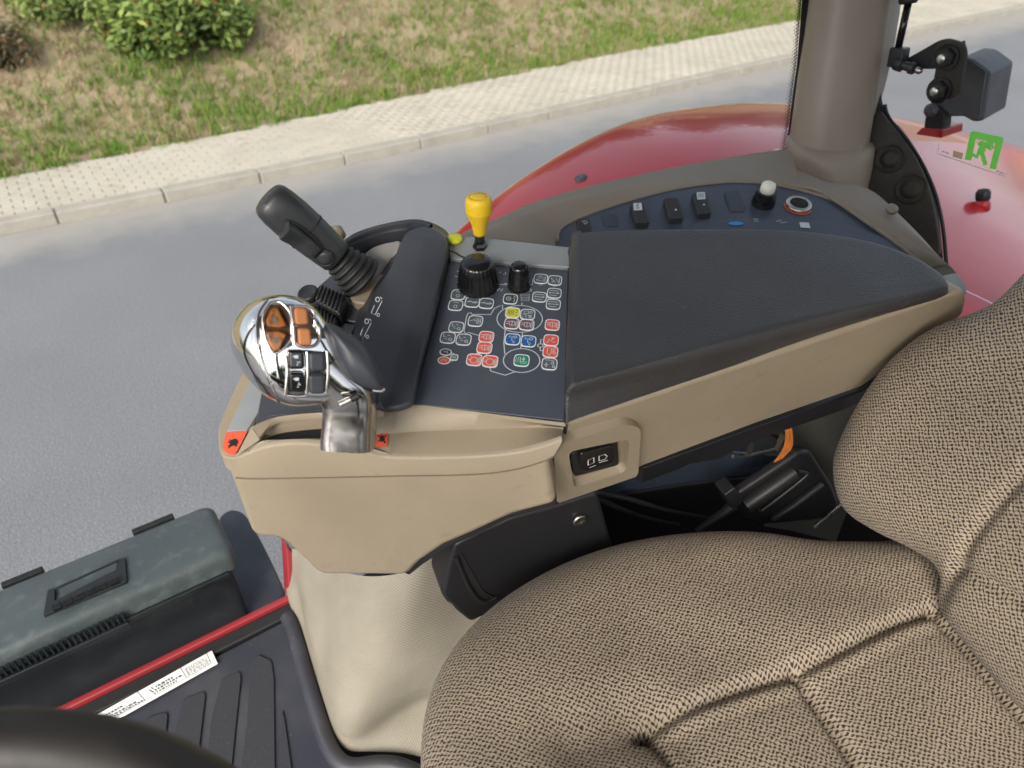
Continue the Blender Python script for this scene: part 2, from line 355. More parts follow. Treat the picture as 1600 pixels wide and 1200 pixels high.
def asphalt():
    m = bpy.data.materials.new('worn_asphalt'); m.use_nodes = True; t = m.node_tree; L = t.links.new; p = t.nodes['Principled BSDF']; p.inputs['Roughness'].default_value = .75
    g = t.nodes.new('ShaderNodeNewGeometry')
    def nz(s, d=3):
        n = t.nodes.new('ShaderNodeTexNoise'); n.inputs['Scale'].default_value = s; n.inputs['Detail'].default_value = d; L(g.outputs['Position'], n.inputs['Vector']); return n.outputs['Fac']
    r = t.nodes.new('ShaderNodeValToRGB'); e = r.color_ramp.elements
    e[0].position, e[0].color = .32, (.085, .087, .098, 1); e[1].position, e[1].color = .72, (.35, .345, .35, 1)
    x = e.new(.5); x.color = (.145, .149, .166, 1)
    L(nz(120, 6), r.inputs[0])
    mr = t.nodes.new('ShaderNodeMapRange'); mr.inputs[1].default_value = .35; mr.inputs[2].default_value = .65; mr.inputs[3].default_value = .93; mr.inputs[4].default_value = 1.06; L(nz(.6, 5), mr.inputs[0])
    sc = t.nodes.new('ShaderNodeVectorMath'); sc.operation = 'SCALE'; L(r.outputs[0], sc.inputs[0]); L(mr.outputs[0], sc.inputs['Scale'])
    # pale grit washed up along the kerb
    sp = t.nodes.new('ShaderNodeSeparateXYZ'); L(g.outputs['Position'], sp.inputs[0])
    ad = t.nodes.new('ShaderNodeMath'); ad.operation = 'MULTIPLY_ADD'; L(nz(2.5, 5), ad.inputs[0]); ad.inputs[1].default_value = .9; L(sp.outputs[1], ad.inputs[2])
    m2 = t.nodes.new('ShaderNodeMapRange'); m2.inputs[1].default_value = 7.35; m2.inputs[2].default_value = 8.05; m2.inputs[4].default_value = .75; L(ad.outputs[0], m2.inputs[0])
    mx = t.nodes.new('ShaderNodeMix'); mx.data_type = 'RGBA'; L(m2.outputs[0], mx.inputs['Factor']); L(sc.outputs[0], mx.inputs['A']); mx.inputs['B'].default_value = (.30, .28, .25, 1)
    L(mx.outputs['Result'], p.inputs['Base Color'])
    b = t.nodes.new('ShaderNodeBump'); b.inputs['Strength'].default_value = .6; b.inputs['Distance'].default_value = .006; L(nz(140, 2), b.inputs['Height']); L(b.outputs[0], p.inputs['Normal'])
    return m
KERB = [(-14, 7.72), (-4, 7.80), (-.48, 7.78), (1.4, 7.70), (3.7, 7.68), (6.8, 7.76), (11.2, 7.93), (19.4, 8.1), (40, 8.5), (90, 9.4)]
EDGE = [(-14, 8.9), (-4, 8.98), (-.35, 9.1), (1.8, 9.2), (4.7, 9.46), (8.4, 9.75), (13.3, 9.93), (22, 10.2), (40, 10.6), (90, 11.4)]
kerb_y = lambda x: np.interp(x, [k[0] for k in KERB], [k[1] for k in KERB])
edge_y = lambda x: np.interp(x, [k[0] for k in EDGE], [k[1] for k in EDGE])
o = obj('road', [V(-60, -60, 0), V(120, -60, 0), V(120, 10.2, 0), V(-60, 10.2, 0)], [[0, 1, 2, 3]], asphalt()); o['kind'] = 'structure'

M['kerb'] = mat('concrete_kerb', (.30, .28, .24), .85, bump=('noise', 60, .3, .004), mix=[(5, (.25, .23, .20), .4, .7), (60, (.36, .34, .30), .55, .75)])
kerb = obj('kerb', *box_geo(V(20, 8.6, .02), V(1, 0, 0), V(0, 1, 0), UP, 1, .05, .04), 'kerb'); kerb['kind'] = 'structure'
kerb.data.clear_geometry()
kv, kf = [], []
xs = np.arange(-12, 70, 1.0)
vv, ff = sheet([[V(x, kerb_y(x) + .03, .0) for x in xs], [V(x, kerb_y(x) + .03, .098) for x in xs], [V(x, kerb_y(x) + .16, .098) for x in xs]])
kerb.data.from_pydata([tuple(p - ORG['kerb']) for p in vv], [], ff); kerb.data.update()
proto = None
for i, x in enumerate(np.arange(-3.9, 36, .98)):
    c = V(x + .49, (kerb_y(x) + kerb_y(x + .98)) / 2 + .085, .056)
    ang = math.atan2(kerb_y(x + .98) - kerb_y(x), .98)
    if proto is None:
        proto = obj('kerb_stone', *box_geo(c, V(1, 0, 0), V(0, 1, 0), UP, .966, .165, .13), 'kerb', kerb, smooth=False); bev(proto, .016, 3); s = proto
    else: s = dup(proto, kerb, c - ORG[proto.name])
    s.rotation_euler = (0, 0, ang + rng.normal(0, .002)); s.location.z += rng.normal(0, .002)

def paver_mat():
    m = mat('grey_concrete_paver', (.40, .365, .305), .88, bump=('noise', 150, .25, .002), mix=[(1.2, (.345, .315, .26), .4, .65), (40, (.44, .405, .345), .55, .7), (5, (.31, .275, .22), .55, .75)])
    return m
M['paver'] = paver_mat()
M['sand'] = mat('joint_sand', (.20, .17, .13), .95)
pav = obj('pavement', *sheet([[V(x, kerb_y(x) + .15, .085) for x in np.arange(-14, 70, 1.)], [V(x, edge_y(x) + .12, .085) for x in np.arange(-14, 70, 1.)]]), 'sand', smooth=False); pav['kind'] = 'structure'
cells = []
PL_, PW_ = .20, .10
for r in range(28):
    yo = .172 + r * PW_ + PW_ / 2
    for i in range(int(46 / PL_)):
        x = -6 + i * PL_ + (PL_ / 2 if r % 2 else 0); y = kerb_y(x) + yo
        if y + PW_ / 2 < edge_y(x) + .1: cells.append((x, y, PL_))
cells.sort(key=lambda c: (c[0] - .8) ** 2 * .5 + (c[1] - 8) ** 2 if c[0] > -.7 else 1e9)
def pgeo(x, y, l, z=0):
    g = .0045; w = l - g - .003; l2 = PW_ - g; ch = .006
    pts = [(-w/2, -l2/2), (w/2, -l2/2), (w/2, l2/2), (-w/2, l2/2)]; zt = .103 + z
    vv = [V(x + a, y + b, .07) for a, b in pts] + [V(x + a, y + b, zt - ch * .7) for a, b in pts] + [V(x + a * (1 - 2 * ch / w), y + b * (1 - 2 * ch / l2), zt) for a, b in pts]
    ff = [[8, 9, 10, 11]] + [[k + i, k + (i + 1) % 4, k + 4 + (i + 1) % 4, k + 4 + i] for k in (0, 4) for i in range(4)]
    return vv, ff
pr = {}
for (x, y, l) in cells[:298]:
    key = round(l, 2); z = rng.normal(0, .0014)
    if key not in pr: pr[key] = obj('paver', *pgeo(x, y, l), 'paver', pav, smooth=False); q = pr[key]; ORG[q.name] = ORG[q.name]; pr[(key, 'at')] = V(x, y, 0)
    else: q = dup(pr[key], pav, V(x, y, z) - pr[(key, 'at')])
    q.rotation_euler = (rng.normal(0, .006), rng.normal(0, .008), rng.normal(0, .006))
t_v = np.array(pgeo(0, 0, PL_)[0]); f_ = pgeo(0, 0, PL_)[1]; t_f = np.array(f_)
rest = cells[298:]
AV = np.concatenate([t_v + V(x, y, rng.normal(0, .0014)) for x, y, l in rest]); AF = np.concatenate([t_f + 12 * i for i in range(len(rest))])
o = numeric_mesh('paver_field', AV, AF, [M['paver']], kind='stuff'); o.parent = pav; o.location = -ORG['pavement']

# the bank behind the pavement
def bank_z(x, y):
    d = np.maximum(y - edge_y(x) - .05, 0)
    s = np.clip((d - .5) / 1.2, 0, 1); return .085 + d * .06 + .42 * s * np.maximum(d - .9, 0) + .03 * np.sin(x * 2.3 + y) * np.clip(d, 0, 1) + .02 * np.sin(x * 5.1 - y * 3) * np.clip(d, 0, 1)
def dry(x, y):
    """0 = green, 1 = straw: the same patches drive soil and blades"""
    d = y - edge_y(x)
    n = .5 + .2 * np.sin(x * 1.7 + 1.3 * np.sin(y * 1.9)) + .18 * np.sin(x * 3.9 + y * 2.7 + 1.) + .16 * np.sin(y * 5.3 - x * 2.1) + .1 * np.sin(x * 9 + 4 * np.sin(y * 7))
    n += np.where(d < .5, -.20, 0) + np.where(d > 1.9, .22, 0) + np.where(x < 1.2, .0, 0)
    return np.clip(n, 0, 1)
gx, gy = np.meshgrid(np.r_[np.arange(-14, 22, .12), np.arange(22, 90, 1.5)], np.r_[np.arange(0, 6.0, .12), np.arange(6, 40, 2.)])
wy = edge_y(gx) + gy; bz = bank_z(gx, wy) + rng.normal(0, .008, gx.shape)
bv = np.stack([gx, wy, bz], -1).reshape(-1, 3); r_, c_ = gx.shape
idx = np.arange(r_ * c_).reshape(r_, c_); bf = np.stack([idx[:-1, :-1], idx[:-1, 1:], idx[1:, 1:], idx[1:, :-1]], -1).reshape(-1, 4)
soil = mat('dry_soil_and_thatch', (.26, .20, .13), .95, bump=('noise', 30, .6, .03), mix=[(1.3, (.16, .15, .075), .42, .62), (14, (.27, .205, .13), .5, .7), (70, (.10, .075, .045), .58, .75)])
o = numeric_mesh('bank', bv, bf, [soil], kind='structure', smooth=True)

def blades(name, n, xr, dr, hgt, wid, picker, lean=.5, keep=None):
    x = rng.uniform(*xr, n); d = rng.uniform(dr[0], dr[1], n); y = edge_y(x) + d
    cl = rng.normal(0, .03, (n // 12 + 1, 2)).repeat(12, 0)[:n]; bx = rng.uniform(*xr, n // 12 + 1).repeat(12)[:n]; bd = rng.uniform(dr[0], dr[1], n // 12 + 1).repeat(12)[:n]
    x = bx + cl[:, 0] + rng.normal(0, .03, n); y = edge_y(x) + bd + cl[:, 1] + rng.normal(0, .03, n)
    q = dry(x, y); k = keep(q, rng.random(n)) if keep else np.ones(n, bool); x, y, q = x[k], y[k], q[k]; n = len(x)
    z = bank_z(x, y) - .01; h = hgt * rng.lognormal(0, .38, n); w = wid * rng.uniform(.6, 1.4, n)
    a = rng.uniform(0, 2 * math.pi, n); dx, dy = np.cos(a), np.sin(a); le = rng.normal(0, lean, n); lb = rng.uniform(0, 2 * math.pi, n)
    lx, ly = np.cos(lb) * le * h, np.sin(lb) * le * h - .15 * h
    p0 = np.c_[x - dx * w, y - dy * w, z]; p1 = np.c_[x + dx * w, y + dy * w, z]
    p2 = np.c_[x + lx * .4 + dx * w * .7, y + ly * .4 + dy * w * .7, z + h * .6]; p3 = np.c_[x + lx * .4 - dx * w * .7, y + ly * .4 - dy * w * .7, z + h * .6]
    p4 = np.c_[x + lx + dx * w * .1, y + ly + dy * w * .1, z + h * .92]; p5 = np.c_[x + lx - dx * w * .1, y + ly - dy * w * .1, z + h * .92]
    v = np.stack([p0, p1, p2, p3, p4, p5], 1).reshape(-1, 3); b = np.arange(n)[:, None] * 6
    f = np.concatenate([b + [0, 1, 2, 3], b + [3, 2, 4, 5]]); c = picker(q, n).repeat(6, 0)
    return numeric_mesh(name, v, f, [M['blade']], col=c, kind='stuff')
M['blade'] = tone_mat('grass_blade')
def green(q, n):
    t = rng.random((n, 1)); c = np.array([.085, .20, .025]) * (1 - t) + np.array([.20, .31, .05]) * t
    s = (rng.random((n, 1)) < .25); return np.where(s, np.array([.33, .27, .12]), c) * rng.uniform(.75, 1.2, (n, 1))
def straw(q, n):
    t = rng.random((n, 1)); return (np.array([.33, .24, .135]) * (1 - t) + np.array([.50, .41, .27]) * t) * rng.uniform(.7, 1.15, (n, 1))
blades('grass', 125000, (-3, 17), (.0, 4.2), .10, .006, green, .6, lambda q, r: r > q * 1.05 - .14)
blades('dry_grass', 70000, (-3, 17), (.05, 5.4), .10, .005, straw, 1.0, lambda q, r: r < q * 1.1 - .02)

def bank_hit(px, py):
    d = ray(px, py); ts = np.arange(8, 40, .02); P = EYE + d[None] * ts[:, None]; k = np.argmax(P[:, 2] < bank_z(P[:, 0], P[:, 1])); return P[k]
M['leaf'] = tone_mat('bush_leaf', .5, .3)
def bush(label, base, rad, n, size, c1, c2, dead=.0):
    t = thing('bush', label, 'bush', base, 'bushes on the bank')
    # leaf clumps spread through an uneven crown
    ncl = max(14, n // 90); cc = []
    while len(cc) < ncl:
        p = rng.normal(0, .55, 3); p[2] = abs(p[2])
        if np.linalg.norm(p) < 1: cc.append(p * rad)
    cc = np.array(cc); which = rng.integers(0, ncl, n); P = cc[which] + rng.normal(0, .17, (n, 3)) * min(rad)
    P[:, 2] = np.maximum(P[:, 2], -.05); P += base
    gz = bank_z(P[:, 0], P[:, 1]); P[:, 2] = np.maximum(P[:, 2], gz + .03)
    nr = rng.normal(0, 1, (n, 3)); nr[:, 2] = np.abs(nr[:, 2]) + .5; nr[:, 1] -= .5; nr /= np.linalg.norm(nr, axis=1)[:, None]
    tg = np.cross(nr, rng.normal(0, 1, (n, 3))); tg /= np.linalg.norm(tg, axis=1)[:, None]; bt = np.cross(nr, tg); s = size * rng.uniform(.6, 1.3, (n, 1))
    v = np.stack([P - tg * s, P + bt * s * .42 + nr * s * .12 - tg * s * .1, P + tg * s, P - bt * s * .42 + nr * s * .12 - tg * s * .1], 1).reshape(-1, 3)
    f = np.arange(n * 4).reshape(n, 4); k = rng.random((n, 1)); cl = rng.uniform(.7, 1.25, (ncl, 1))[which]
    c = (np.array(c1) * (1 - k) + np.array(c2) * k) * cl; c = np.where(rng.random((n, 1)) < dead, np.array([.22, .09, .035]) * rng.uniform(.6, 1.3, (n, 1)), c)
    o = numeric_mesh('foliage', v - base, f, [M['leaf']], col=c.repeat(4, 0)); o.parent = t
    gs = []
    for i in range(min(ncl, 24)):
        e = cc[i] + base; gs.append(tube_geo(cr([base + V(0, 0, -.05), base * .6 + e * .4 + rng.normal(0, .05, 3), e], 4, False), [.014] * 4 + [.009] * 4 + [.004], 5))
    obj('stem', *join(*gs), 'bark', t)
    return t
bush('bright green leafy bush with rusty leaves, the larger one on the bank', bank_hit(275, 62), V(.95, .7, 1.0), 8000, .062, (.085, .155, .035), (.26, .32, .085), .05)
bush('small yellow-green bush at the top edge, left of the larger bush', bank_hit(95, 18), V(.62, .5, .6), 3000, .045, (.10, .17, .04), (.28, .33, .10), .03)
bush('brown withered bush at the far left edge of the bank', bank_hit(5, 95), V(.45, .5, .55), 1500, .045, (.10, .09, .05), (.20, .17, .09), .05)

def wood(name, rows, n, seed):
    """a belt of trees outside the picture: seen only in the paint, the chrome and the glass"""
    r = np.random.default_rng(seed); P, C_ = [], []
    for (x, y, z, h, w) in rows:
        cl = r.normal(0, .42, (26, 3)) * (w, w, h * .30) + (x, y, z + h * .62); k = r.integers(0, 26, n); P.append(cl[k] + r.normal(0, .5, (n, 3)))
        C_.append(np.array([.045, .085, .02]) * r.uniform(.6, 1.5, (n, 1)))
    P = np.concatenate(P); C_ = np.concatenate(C_); m = len(P); nr = r.normal(0, 1, (m, 3)); nr /= np.linalg.norm(nr, axis=1)[:, None]
    tg = np.cross(nr, r.normal(0, 1, (m, 3))); tg /= np.linalg.norm(tg, axis=1)[:, None]; bt = np.cross(nr, tg); q = .22
    v = np.stack([P - tg * q, P + bt * q * .6, P + tg * q, P - bt * q * .6], 1).reshape(-1, 3)
    numeric_mesh(name, v, np.arange(m * 4).reshape(m, 4), [M['leaf']], col=C_.repeat(4, 0), kind='stuff')
wood('wood_across_the_road', [(x, -13 + 2 * math.sin(x), 0, 7 + 2 * math.sin(x * 2.1), 2.6) for x in range(-16, 22, 4)], 1500, 4)
wood('wood_on_the_bank', [(x, 19 + 1.5 * math.sin(x * 1.3), 3.2, 6.5 + 1.6 * math.sin(x * 1.7), 2.2) for x in (3, 9, 12.5, 19, 26, 31)], 1600, 5)

# ================================================================== CAB SHELL
FLOOR = 1.15
# rear mudguard: a broad arch over the rear wheel
def fender():
    t = thing('rear_fender', 'glossy red rear mudguard arching over the wheel outside the cab', 'mudguard', V(1.6, 1.2, 1.2))
    px = [(640, 425), (690, 375), (770, 305), (850, 250), (930, 207), (1000, 183), (1070, 170), (1150, 163), (1235, 167), (1330, 181), (1430, 203), (1520, 234), (1600, 277)]
    prof = [onY(x, y, 1.52) for x, y in px]
    prof = cr([prof[0] + V(-.14, 0, -.18)] + prof + [prof[-1] + V(.5, 0, -.5)], 5, False)
    SL = .32
    def section(p, ys, dz): return [V(p[0], y, p[2] + d + .030 * math.sin(math.pi * min(max((y - .9) / .6, 0), 1)) + .014 - SL * max(0, .985 - y)) for y, d in zip(ys, dz)]
    outer = [section(p, np.r_[np.linspace(.985, 1.44, 9), 1.48, 1.505, 1.518, 1.52], [0] * 9 + [-.004, -.014, -.035, -.11]) for p in prof]
    inner = [section(p, np.linspace(-.25, .985, 14), [0] * 14) for p in prof if p[0] > 1.25]
    obj('mudguard_shell', *join(sheet(outer), sheet(inner)), 'paint', t)
    PZ = sorted((p[0], p[2]) for p in prof)
    def hit(x, y):
        d = ray(x, y)
        for k in np.arange(1, 6, .002):
            q = EYE + d * k
            if q[2] < np.interp(q[0], [p[0] for p in PZ], [p[1] for p in PZ]) + .014 + .030 * math.sin(math.pi * min(max((q[1] - .9) / .6, 0), 1)) - SL * max(0, .985 - q[1]): return q
    c = hit(1535, 322); ax = unit(V(.1, .35, .9)); kk = np.linalg.norm(c - EYE) / FPX
    revolve('plug_foot', [(9 * kk, -.01), (9 * kk, 4 * kk), (6 * kk, 8 * kk)], c, ax, 'paint', t, 14)
    revolve('marker_plug', [(7 * kk, 6 * kk), (8.5 * kk, 10 * kk), (8.5 * kk, 17 * kk), (6 * kk, 21 * kk), (.001, 22 * kk)], c, ax, 'black', t, 14)
    d = hit(908, 279)
    revolve('bolt_head', [(.016, -.02), (.016, .003), (.010, .007), (.002, .008)], d, V(-.3, 0, 1), 'lamp', t, 14)
    return t
fender()

# roof and the other posts of the cab: outside the picture, they shade the inside and show in the chrome
def cab_frame():
    t = thing('cab_roof', 'pale cab roof lining on dark corner posts above the seat', 'cab roof', V(.3, .1, 3.5))
    M['headliner'] = mat('pale_headliner', (.30, .275, .24), .8)
    out = fillet([V(-.75, -.72, 3.44), V(1.42, -.72, 3.44), V(1.42, 1.0, 3.44), V(-.75, 1.0, 3.44)], .12, 5)
    prism('roof_lining', out, V(0, 0, .16), 'headliner', t, .03, 3)
    for a, b in ((V(-.75, -.72, 3.36), V(1.42, -.72, 3.36)), (V(1.42, -.72, 3.36), V(1.42, 1.0, 3.36)), (V(-.75, 1.0, 3.36), V(1.42, 1.0, 3.36))):
        d_ = unit(b - a); o_ = np.cross(UP, d_)
        prism('roof_rail', [a - o_ * .05, b - o_ * .05, b + o_ * .05, a + o_ * .05], V(0, 0, .12), 'headliner', t, .025, 3)
    revolve('rear_post', [(.10, 0), (.095, 1.0), (.10, 1.7)], V(1.2, -.62, 1.74), UP, 'pillar', t, 24)
    prism('side_trim', fillet([V(.36, -.78, 2.46), V(1.42, -.78, 2.46), V(1.42, -.50, 2.46), V(.62, -.52, 2.46), V(.36, -.66, 2.46)], .06, 4), V(0, 0, -.72), 'beige_grey', t, .03, 3)
    prism('rear_trim', [V(1.36, -.5, 2.36), V(1.42, -.5, 2.36), V(1.42, .28, 2.36), V(1.36, .28, 2.36)], V(0, 0, -.62), 'beige_grey', t, .02, 3)
    for (x, y) in ((-.72, .95), (-.72, -.68), (.42, -.70)):
        prism('corner_post', [V(x + a, y + b, 3.45) for a, b in fillet([(-.045, -.045), (.045, -.045), (.045, .045), (-.045, .045)], .02, 3)], V(.0, 0, -1.72), 'rubber', t)
cab_frame()

# side window pane with a printed black dot border
def windows():
    t = thing('side_window', 'large clear right side window beside the armrest, black dotted border', 'window', V(.6, .955, 1.8))
    gy = .957
    corners = [V(-1.2, gy, 1.82), V(.16, gy, 1.82), onY(455, 870, gy), onY(700, 380, gy) + V(-.05, 0, -.03), onY(700, 380, gy), onY(830, 322, gy), onY(1050, 268, gy), onY(1226, 232, gy), onY(1250, 0, gy) + V(-.03, 0, .28), V(-1.2, gy, 3.15)]
    prism('pane', corners, V(0, .005, 0), 'glass', t)
    band = [(1226, 236), (1232, 200), (1238, 150), (1245, 100), (1249, 50), (1253, 0), (1256, -40)]; gy2 = gy - .002
    w = 30
    prism('border_band', [onY(x, y, gy2) for x, y in band] + [onY(x + w, y, gy2) for x, y in band[::-1]], V(0, -.001, 0), 'rubber', t)
    gs = []
    for i in range(46):
        y = 232 - i * 5.6; x = np.interp(y, [b[1] for b in band[::-1]], [b[0] for b in band[::-1]])
        for k, (dx, r) in enumerate(((-2.2, 2.2), (-5.2, 1.6), (-7.8, 1.0))):
            c = onY(x + dx, y + (2.8 if k == 1 else 0), gy2); s = np.linalg.norm(c - EYE) / FPX
            gs.append(disc_geo([c + V(math.cos(a), 0, math.sin(a)) * r * s for a in np.linspace(0, 2 * math.pi, 9)[:-1]]))
    obj('dot_print', *join(*gs), 'rubber', t, smooth=False, kind='stuff')
    # rear window
    t2 = thing('rear_window', 'rear window pane with a green emergency exit sticker', 'window', V(1.46, .4, 2.2))
    rx = 1.46
    seal = [(1395, -60), (1391, 20), (1384, 90), (1379, 140), (1381, 165), (1392, 185), (1412, 208), (1436, 245), (1456, 290), (1468, 340), (1474, 400), (1477, 440)]
    P = cr([onX(x, y, rx) for x, y in seal], 4, False)
    pane = P + [V(rx, .2, P[-1][2] - .02), V(rx, -.7, 2.2), V(rx, -.7, 3.3), V(rx, P[0][1], 3.3)]
    prism('pane', pane, V(.005, 0, 0), 'glass', t2)
    tube('seal', [p + V(-.012, .004, 0) for p in P], .0085, 'rubber', t2, 8)
    tube('seal_lip', [p + V(-.018, -.018, -.004) for p in P[14:]], .004, 'black', t2, 6)
    fr = Fr(onX(1540, 235, rx - .003), V(0, -1, 0), V(-1, 0, 0)); uv = lambda L: [np.array(fr.uv(*p)) for p in L]
    k = np.linalg.norm(fr.o - EYE) / FPX * 1.12
    g = [ribbon(uv([(1512.5, 250), (1521.5, 207)]), 7.5 * k, fr, .0002), ribbon(uv([(1518, 209.5), (1566, 220)]), 7.5 * k, fr, .0003), ribbon(uv([(1563, 217), (1551, 264)]), 7 * k, fr, .0002),
         disc_geo([fr.P(*p, .0002) for p in circ(fr.uv(1546.6, 224), 4 * k, n=14)]),
         ribbon(uv([(1541, 223), (1536, 230), (1532, 238)]), 8 * k, fr, .0004), ribbon(uv([(1533, 236), (1537, 247), (1540, 258)]), 4.6 * k, fr, .0003),
         ribbon(uv([(1531, 236), (1526, 245), (1520, 241)]), 4.6 * k, fr, .0002), ribbon(uv([(1539, 224), (1533, 222), (1528, 227)]), 3.4 * k, fr, .0002), ribbon(uv([(1541, 228), (1548, 233), (1553, 228)]), 3.2 * k, fr, .0002)]
    st = obj('exit_sticker', *join(*g), 'green_print', t2, smooth=False); st['label'] = 'bright green running figure and door frame, emergency exit symbol'
    g = [ribbon(uv([(1467, 225), (1465, 240), (1571, 276), (1573, 270)]), .9 * k, fr, .0001)]
    for i, (x, y, l) in enumerate(((1473, 236.5, 3), (1477.5, 238.3, 5), (1557, 267, 4), (1562, 269, 5), (1568, 271.5, 2))): g.append(ribbon(uv([(x, y), (x + l, y + l * .3)]), 1.6 * k, fr, .0002))
    obj('sticker_print', *join(*g), 'print', t2, smooth=False)
    prism('yellow_label', [fr.px(*p) for p in ((1490, 235), (1505, 239.5), (1503, 248.5), (1488.5, 245))], V(-.0003, 0, 0), mat('cream_label', (.62, .47, .27), .5), t2)
windows()

def pillar():
    t = thing('cab_pillar', 'thick beige rear corner post of the cab with moulded base cover', 'pillar', V(1.25, .83, 2.4))
    # centre line from base to above the frame; radius from the photographed edges
    rows = [(-110, 1284, 1395), (0, 1269, 1386), (60, 1261, 1377), (120, 1251, 1368), (180, 1243, 1359), (222, 1237, 1352), (245, 1236, 1350)]
    dep = -np.dot(onY(1285, 235, .80) - EYE, CB)
    secs = []
    for (y, xl, xr) in rows:
        d = dep + (y - 235) * .00002 - (235 - y) * .00045
        c = atD((xl + xr) / 2, y, d + .055); wv = (atD(xr, y, d + .055) - atD(xl, y, d + .055)) / 2
        b = unit(np.cross(wv, UP)); secs.append(ring(c, unit(wv), b, np.linalg.norm(wv), .062, 40, 2.5))
    obj('pillar_cover', *loft(secs), 'pillar', t, sharp=60)
    rows = [(218, 1236, 1358), (224, 1232, 1362), (240, 1232, 1360), (262, 1242, 1356), (280, 1258, 1350), (296, 1282, 1344), (306, 1300, 1338)]
    secs = []
    for i, (y, xl, xr) in enumerate(rows):
        d = dep - .002 + (y - 235) * .00035
        c = atD((xl + xr) / 2, y, d + .055); wv = (atD(xr, y, d + .055) - atD(xl, y, d + .055)) / 2
        b = unit(np.cross(wv, UP)); secs.append(ring(c, unit(wv), b, np.linalg.norm(wv), .067 if i else .06, 40, 2.5))
    obj('base_cover', *loft(secs), 'pillar', t, sharp=60)
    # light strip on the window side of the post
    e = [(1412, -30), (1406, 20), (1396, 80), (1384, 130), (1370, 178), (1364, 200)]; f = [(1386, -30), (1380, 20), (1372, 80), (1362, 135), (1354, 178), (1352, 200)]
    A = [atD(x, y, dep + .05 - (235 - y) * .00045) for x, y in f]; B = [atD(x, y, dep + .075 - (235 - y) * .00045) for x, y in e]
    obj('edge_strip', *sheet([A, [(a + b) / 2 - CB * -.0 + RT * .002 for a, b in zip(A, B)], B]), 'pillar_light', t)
    # black plate with two round plugs beside the post
    t = thing('trim_plate', 'dusty black curved plate with two round plugs below the rear window', 'trim plate', onX(1420, 300, 1.38))
    pl = Fr(onX(1415, 300, 1.40), V(0, -1, 0), unit(V(-1, -.25, .35)))
    L = [(1372, 172), (1388, 190), (1408, 214), (1432, 250), (1450, 292), (1462, 340), (1468, 396), (1440, 388), (1392, 348), (1358, 306), (1334, 266), (1342, 228), (1358, 196)]
    prism('plate', [pl.px(*p) for p in cr(L, 3)], -pl.n * .02, 'dusty', t, .003, 2)
    s = np.linalg.norm(pl.o - EYE) / FPX
    for (x, y, r) in ((1391, 248, 19), (1424, 295, 20)):
        c = pl.px(x, y); revolve('round_plug', [(r * s, -.003), (r * s, .002), (r * s * .93, .0045), (r * s * .86, .003), (r * s * .80, .001), (r * s * .62, .001), (r * s * .58, .004), (r * s * .3, .0045), (.001, .004)], c, pl.n, 'dusty', t, 28)
pillar()

